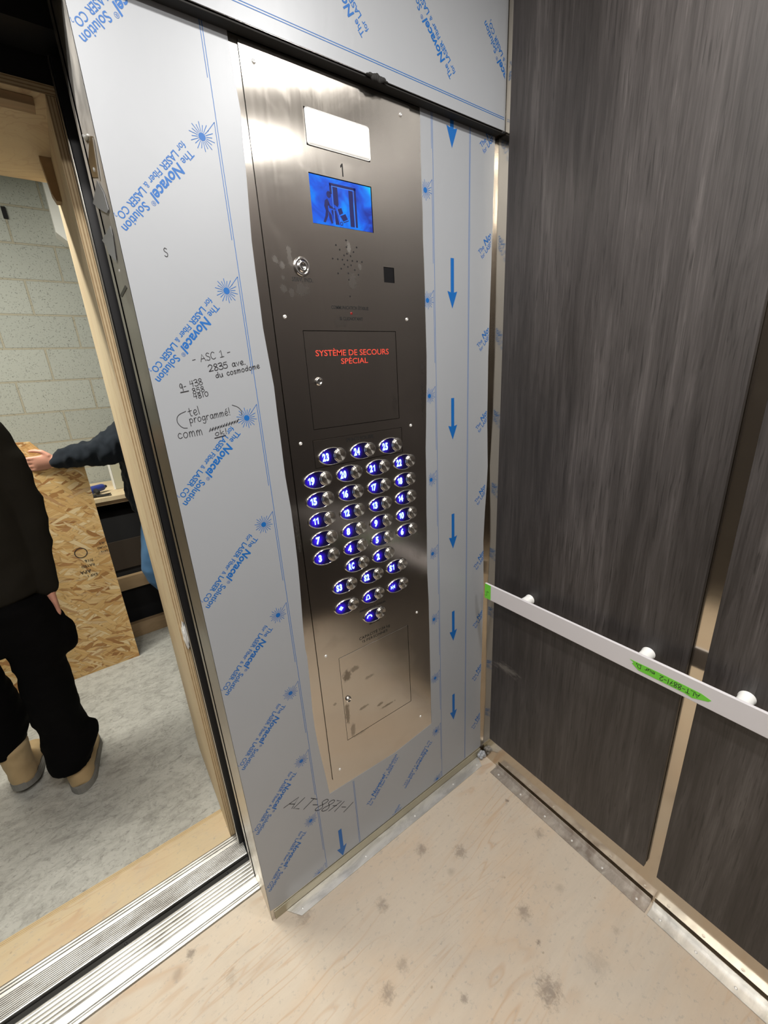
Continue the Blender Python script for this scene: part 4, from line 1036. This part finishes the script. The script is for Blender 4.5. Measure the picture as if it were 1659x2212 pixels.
def add_hand(mb, wrist, palm_dir, side, up, curl=.5, k=1.0):
    """palm and five bent fingers; palm_dir points to the fingertips, side towards the thumb, up is the back of the hand"""
    w, d, s_, u = Vector(wrist), Vector(palm_dir).normalized(), Vector(side).normalized(), Vector(up).normalized()
    mb.loft([(w - d*.03*k, s_*.024*k, u*.019*k), (w + d*.01*k, s_*.030*k, u*.017*k), (w + d*.045*k, s_*.041*k, u*.015*k), (w + d*.085*k, s_*.041*k, u*.013*k), (w + d*.098*k, s_*.036*k, u*.010*k)], 16)
    for i, (off, L) in enumerate(((.031, .072), (.0105, .082), (-.0105, .076), (-.031, .060))):
        p0 = w + d*.080*k + s_*off*k
        a1, a2, a3 = curl*.5, curl*1.3, curl*1.9
        dirs = [d*math.cos(a) - u*math.sin(a) for a in (a1, a2, a3)]
        p1 = p0 + d*.012*k; p2 = p1 + dirs[0]*L*.45*k; p3 = p2 + dirs[1]*L*.33*k; p4 = p3 + dirs[2]*L*.24*k
        mb.limb([p0, p1, p2, p3, p4], [.0098*k, .0098*k, .0092*k, .0084*k, .0074*k], 10)
    t0 = w + d*.025*k + s_*.030*k
    t1 = t0 + (s_*.7 + d*.7 - u*.2).normalized()*.036*k; t2 = t1 + (s_*.25 + d*.9 - u*.3).normalized()*.030*k; t3 = t2 + (d*.95 - u*.35).normalized()*.024*k
    mb.limb([t0, t1, t2, t3], [.014*k, .012*k, .0105*k, .0085*k], 10)
def head(mb, c, f, r=(0, 0, 1)):
    """skull, face and ears around the centre c, looking along f"""
    c, f = Vector(c), Vector(f).normalized(); s_ = f.cross(Vector((0, 0, 1))).normalized(); z = Vector((0, 0, 1))
    mb.loft([(c + z*h + f*o, s_*a, f*b) for h, o, a, b in ((-.115, .030, .030, .030), (-.10, .026, .050, .058), (-.06, .018, .064, .080), (-.01, .006, .072, .092), (.04, -.004, .076, .098), (.08, -.008, .068, .088), (.105, -.008, .045, .060), (.115, -.008, .018, .024))], 20)
    mb.limb([c + f*.088 + z*.005, c + f*.108 - z*.022, c + f*.098 - z*.034], [.009, .013, .010], 10)
    for k in (-1, 1):
        mb.ball(c + s_*k*.076 - f*.006 - z*.012, .010, .018, .030)
        mb.ball(c + f*.084 + s_*k*.030 + z*.004, .013, .011, .009)
    mb.ball(c + f*.088 - z*.056, .022, .010, .007)
    mb.limb([c - z*.07 - f*.01, c - z*.19 - f*.02], [.056, .060], 16)
def boot(parent, heel, toe, z0, k=1.0, tilt=0.0, name='boot'):
    h, t_ = Vector((*heel, z0)), Vector((*toe, z0)); d = (t_ - h).normalized(); s_ = Vector((d.y, -d.x, 0)); z = Vector((0, 0, 1))
    L = (t_ - h).length
    def P(u, hh): return h + d*u*L + z*(hh + tilt*max(0, .5-u))
    b = MB(); b.loft([(P(.04, .030), s_*.028, z*.022), (P(.12, .045), s_*.042, z*.040), (P(.32, .060), s_*.046, z*.052), (P(.55, .055), s_*.050, z*.046), (P(.78, .046), s_*.054, z*.036), (P(.93, .040), s_*.044, z*.028), (P(.99, .034), s_*.022, z*.014)], 20)
    b.loft([(P(.22, .04), s_*.046, d*.066), (P(.22, .10), s_*.045, d*.062), (P(.22, .16), s_*.050, d*.062), (P(.21, .20), s_*.054, d*.066), (P(.21, .215), s_*.045, d*.056)], 20)
    bo = remesh_object(b, name, M['boot'], parent, .007, 3, .0022, 16, heel[0]*9)
    b = MB()
    for zz0, zz1, g_ in ((.0, .026, 1.0), (.026, .034, .965)):
        ring = []
        for i in range(28):
            a = 2*PI*i/28; u = .5 - .52*math.cos(a); wd = (.047 + .012*u) * math.sin(a) * (1.0 if abs(math.sin(a)) < .99 else 1)
            wd = math.copysign(min(abs(wd)*1.35, .047 + .010*u), math.sin(a))
            ring.append(h + d*u*L + s_*wd*g_ + z*tilt*max(0, .5-u))
        A = [b.bm.verts.new(p + z*zz0) for p in ring]; B = [b.bm.verts.new(p + z*zz1) for p in ring]
        b.bm.faces.new(A); b.bm.faces.new(B)
        for i in range(28): b.bm.faces.new((A[i], A[(i+1) % 28], B[(i+1) % 28], B[i]))
    so = link('sole', finish(b, M['sole']), None); so.parent = bo; so.matrix_parent_inverse = Matrix.Identity(4)
    return bo
def finish(b, mat):
    bmesh.ops.recalc_face_normals(b.bm, faces=b.bm.faces)
    me = bpy.data.meshes.new('m'); b.bm.to_mesh(me); b.bm.free(); me.materials.append(mat); return me
def E2(c, rx, ry): return (c, (rx, 0, 0), (0, ry, 0))

# --- the person walking away at the left edge of the doorway
P1 = thing('person', (-1.52, 1.05, -.018), 'person in charcoal sweatshirt, black trousers and tan boots walking away in the doorway', 'person')
b = MB()
b.loft([E2((-1.54, 1.07, .86), .14, .10), E2((-1.54, 1.07, 1.0), .15, .105), E2((-1.53, 1.09, 1.2), .15, .10), E2((-1.53, 1.10, 1.38), .17, .10), E2((-1.53, 1.09, 1.47), .13, .08), E2((-1.53, 1.09, 1.53), .06, .055)], 20)
head(b, (-1.53, 1.12, 1.70), (.05, 1, -.05))
b.limb([(-1.36, 1.10, 1.45), (-1.318, 1.10, 1.17), (-1.325, 1.06, .90), (-1.322, 1.055, .845)], [.050, .044, .031, .029])
b.limb([(-1.70, 1.10, 1.45), (-1.76, 1.10, 1.17), (-1.74, 1.16, .92), (-1.735, 1.17, .86)], [.050, .044, .031, .029])
add_hand(b, (-1.322, 1.053, .845), (.02, .05, -1), (-.3, 1, 0), (1, .25, .05), .75, 1.0)
add_hand(b, (-1.735, 1.17, .86), (0, .1, -1), (.3, 1, 0), (-1, .3, 0), .6, 1.0)
b.limb([(-1.43, 1.07, .88), (-1.415, 1.04, .50), (-1.42, 1.00, .09)], [.085, .058, .040])
b.limb([(-1.64, 1.07, .88), (-1.625, 1.10, .50), (-1.625, 1.13, .12)], [.085, .058, .040])
remesh_object(b, 'body', M['skin'], P1, .0055, 2)
b = MB()
b.loft([(Vector((-1.53, 1.10, 1.70)) + Vector((0, -.012, h)), (a, 0, 0), (0, c_, 0)) for h, a, c_ in ((-.06, .060, .075), (-.02, .080, .098), (.05, .086, .110), (.10, .070, .092), (.130, .030, .04))], 20)
remesh_object(b, 'hair', M['hair'], P1, .009, 2, .003, 30)
b = MB()
b.loft([E2((-1.535, 1.06, .865), .195, .135), E2((-1.535, 1.06, .93), .205, .145), E2((-1.53, 1.07, 1.08), .205, .148), E2((-1.53, 1.09, 1.25), .208, .148), E2((-1.53, 1.10, 1.38), .215, .140), E2((-1.53, 1.09, 1.46), .185, .115), E2((-1.53, 1.09, 1.515), .115, .085), E2((-1.53, 1.09, 1.55), .082, .075)], 28)
b.limb([(-1.375, 1.10, 1.455), (-1.340, 1.10, 1.33), (-1.322, 1.10, 1.17), (-1.328, 1.075, 1.0), (-1.328, 1.06, .90), (-1.326, 1.055, .862)], [.080, .074, .068, .056, .046, .040], 18)
b.limb([(-1.69, 1.10, 1.455), (-1.745, 1.10, 1.32), (-1.77, 1.10, 1.17), (-1.755, 1.15, .98), (-1.74, 1.165, .89)], [.080, .070, .066, .052, .042], 18)
remesh_object(b, 'sweatshirt', M['hoodie'], P1, .010, 4, .0075, 6.5, 2.0, (1, 1, 1.3))
b = MB()
b.loft([E2((-1.535, 1.06, .97), .165, .115), E2((-1.535, 1.06, .88), .185, .128), E2((-1.525, 1.06, .76), .185, .135), E2((-1.52, 1.06, .68), .165, .13)], 24)
b.loft([E2((-1.435, 1.05, .84), .100, .118), E2((-1.415, 1.045, .72), .112, .118), E2((-1.400, 1.04, .65), .108, .112), E2((-1.415, 1.035, .57), .078, .098), E2((-1.422, 1.03, .47), .078, .092), E2((-1.422, 1.02, .36), .080, .092), E2((-1.418, 1.01, .26), .074, .090), E2((-1.412, 1.0, .20), .088, .094), E2((-1.418, .99, .14), .084, .094), E2((-1.425, .988, .098), .074, .086)], 22)
b.ball((-1.315, 1.03, .655), .035, .05, .075)
b.ball((-1.338, 1.0, .205), .028, .04, .035)
b.loft([E2((-1.635, 1.06, .84), .100, .118), E2((-1.645, 1.07, .70), .108, .116), E2((-1.635, 1.09, .56), .088, .102), E2((-1.620, 1.105, .44), .085, .096), E2((-1.612, 1.12, .33), .084, .094), E2((-1.622, 1.13, .24), .078, .090), E2((-1.630, 1.135, .19), .074, .088)], 22)
remesh_object(b, 'trousers', M['pants'], P1, .010, 3, .0075, 8, 5.0, (1, 1, 1.5))
boot(P1, (-1.418, .912), (-1.385, 1.220), -.0175, 1.0)
boot(P1, (-1.610, 1.050), (-1.600, 1.330), -.0175, 1.0, .07)

# --- the person behind the jamb holding the strand board
P2 = thing('person', (-.72, 1.90, -.018), 'person in black sweatshirt and blue jeans reaching out to steady the strand board', 'person')
b = MB()
b.loft([E2((-.76, 1.93, .88), .12, .14), E2((-.78, 1.93, 1.05), .12, .15), E2((-.77, 1.93, 1.25), .12, .16), E2((-.76, 1.93, 1.40), .11, .17), E2((-.75, 1.93, 1.47), .07, .09), E2((-.75, 1.93, 1.53), .056, .056)], 20)
head(b, (-.79, 1.93, 1.68), (-1, -.05, -.1))
b.limb([(-.76, 1.82, 1.40), (-.94, 1.80, 1.27), (-1.17, 1.795, 1.245), (-1.215, 1.797, 1.243)], [.050, .042, .030, .028])
b.limb([(-.74, 2.03, 1.42), (-.70, 2.05, 1.15), (-.71, 2.03, .96), (-.715, 2.025, .93)], [.050, .044, .030, .028])
add_hand(b, (-1.215, 1.797, 1.243), (-1, .02, -.05), (0, -.15, 1), (0, -1, -.15), .55, .95)
add_hand(b, (-.715, 2.025, .93), (-.05, 0, -1), (-1, 0, 0), (0, 1, 0), .6, .95)
b.limb([(-.78, 1.86, .90), (-.895, 1.87, .47), (-.70, 1.90, .12)], [.080, .055, .038])
b.limb([(-.74, 1.96, .90), (-.66, 1.96, .48), (-.62, 1.96, .07)], [.080, .055, .038])
remesh_object(b, 'body', M['skin'], P2, .0055, 2)
b = MB()
b.loft([(Vector((-.775, 1.93, 1.69)) + Vector((0, 0, h)), (a, 0, 0), (0, c_, 0)) for h, a, c_ in ((-.04, .085, .070), (.0, .098, .082), (.05, .106, .084), (.10, .085, .068), (.128, .035, .03))], 20)
remesh_object(b, 'hair', M['hair'], P2, .009, 2, .003, 30)
b = MB()
b.loft([E2((-.790, 1.90, .88), .140, .165), E2((-.800, 1.90, .97), .150, .175), E2((-.795, 1.91, 1.10), .145, .18), E2((-.780, 1.92, 1.27), .145, .19), E2((-.77, 1.93, 1.40), .13, .19), E2((-.755, 1.93, 1.48), .10, .13), E2((-.75, 1.93, 1.53), .075, .075)], 26)
b.limb([(-.78, 1.83, 1.385), (-.88, 1.815, 1.30), (-.95, 1.805, 1.275), (-1.01, 1.795, 1.258), (-1.08, 1.79, 1.256), (-1.13, 1.79, 1.252), (-1.175, 1.792, 1.250), (-1.21, 1.795, 1.244)], [.098, .098, .088, .072, .058, .050, .043, .036], 20)
b.limb([(-.745, 2.02, 1.40), (-.70, 2.05, 1.17), (-.712, 2.03, .95)], [.085, .066, .042], 18)
remesh_object(b, 'sweatshirt', M['navy'], P2, .008, 2, .0120, 13, 8.0, (1.5, 1, 1))
b = MB()
b.loft([E2((-.765, 1.92, .95), .135, .155), E2((-.765, 1.92, .85), .14, .165), E2((-.765, 1.92, .74), .12, .15)], 22)
b.limb([(-.80, 1.86, .86), (-.862, 1.865, .66), (-.898, 1.87, .50), (-.890, 1.875, .445), (-.80, 1.89, .28), (-.715, 1.90, .12)], [.100, .086, .078, .074, .066, .060], 20)
b.limb([(-.74, 1.96, .86), (-.67, 1.96, .48), (-.625, 1.96, .10)], [.10, .075, .065], 20)
remesh_object(b, 'jeans', M['denim'], P2, .009, 3, .004, 9, 3.0)
boot(P2, (-.66, 1.90), (-.80, 1.88), .03, 1.0, .0)
boot(P2, (-.60, 1.965), (-.83, 1.965), -.0175, 1.0)
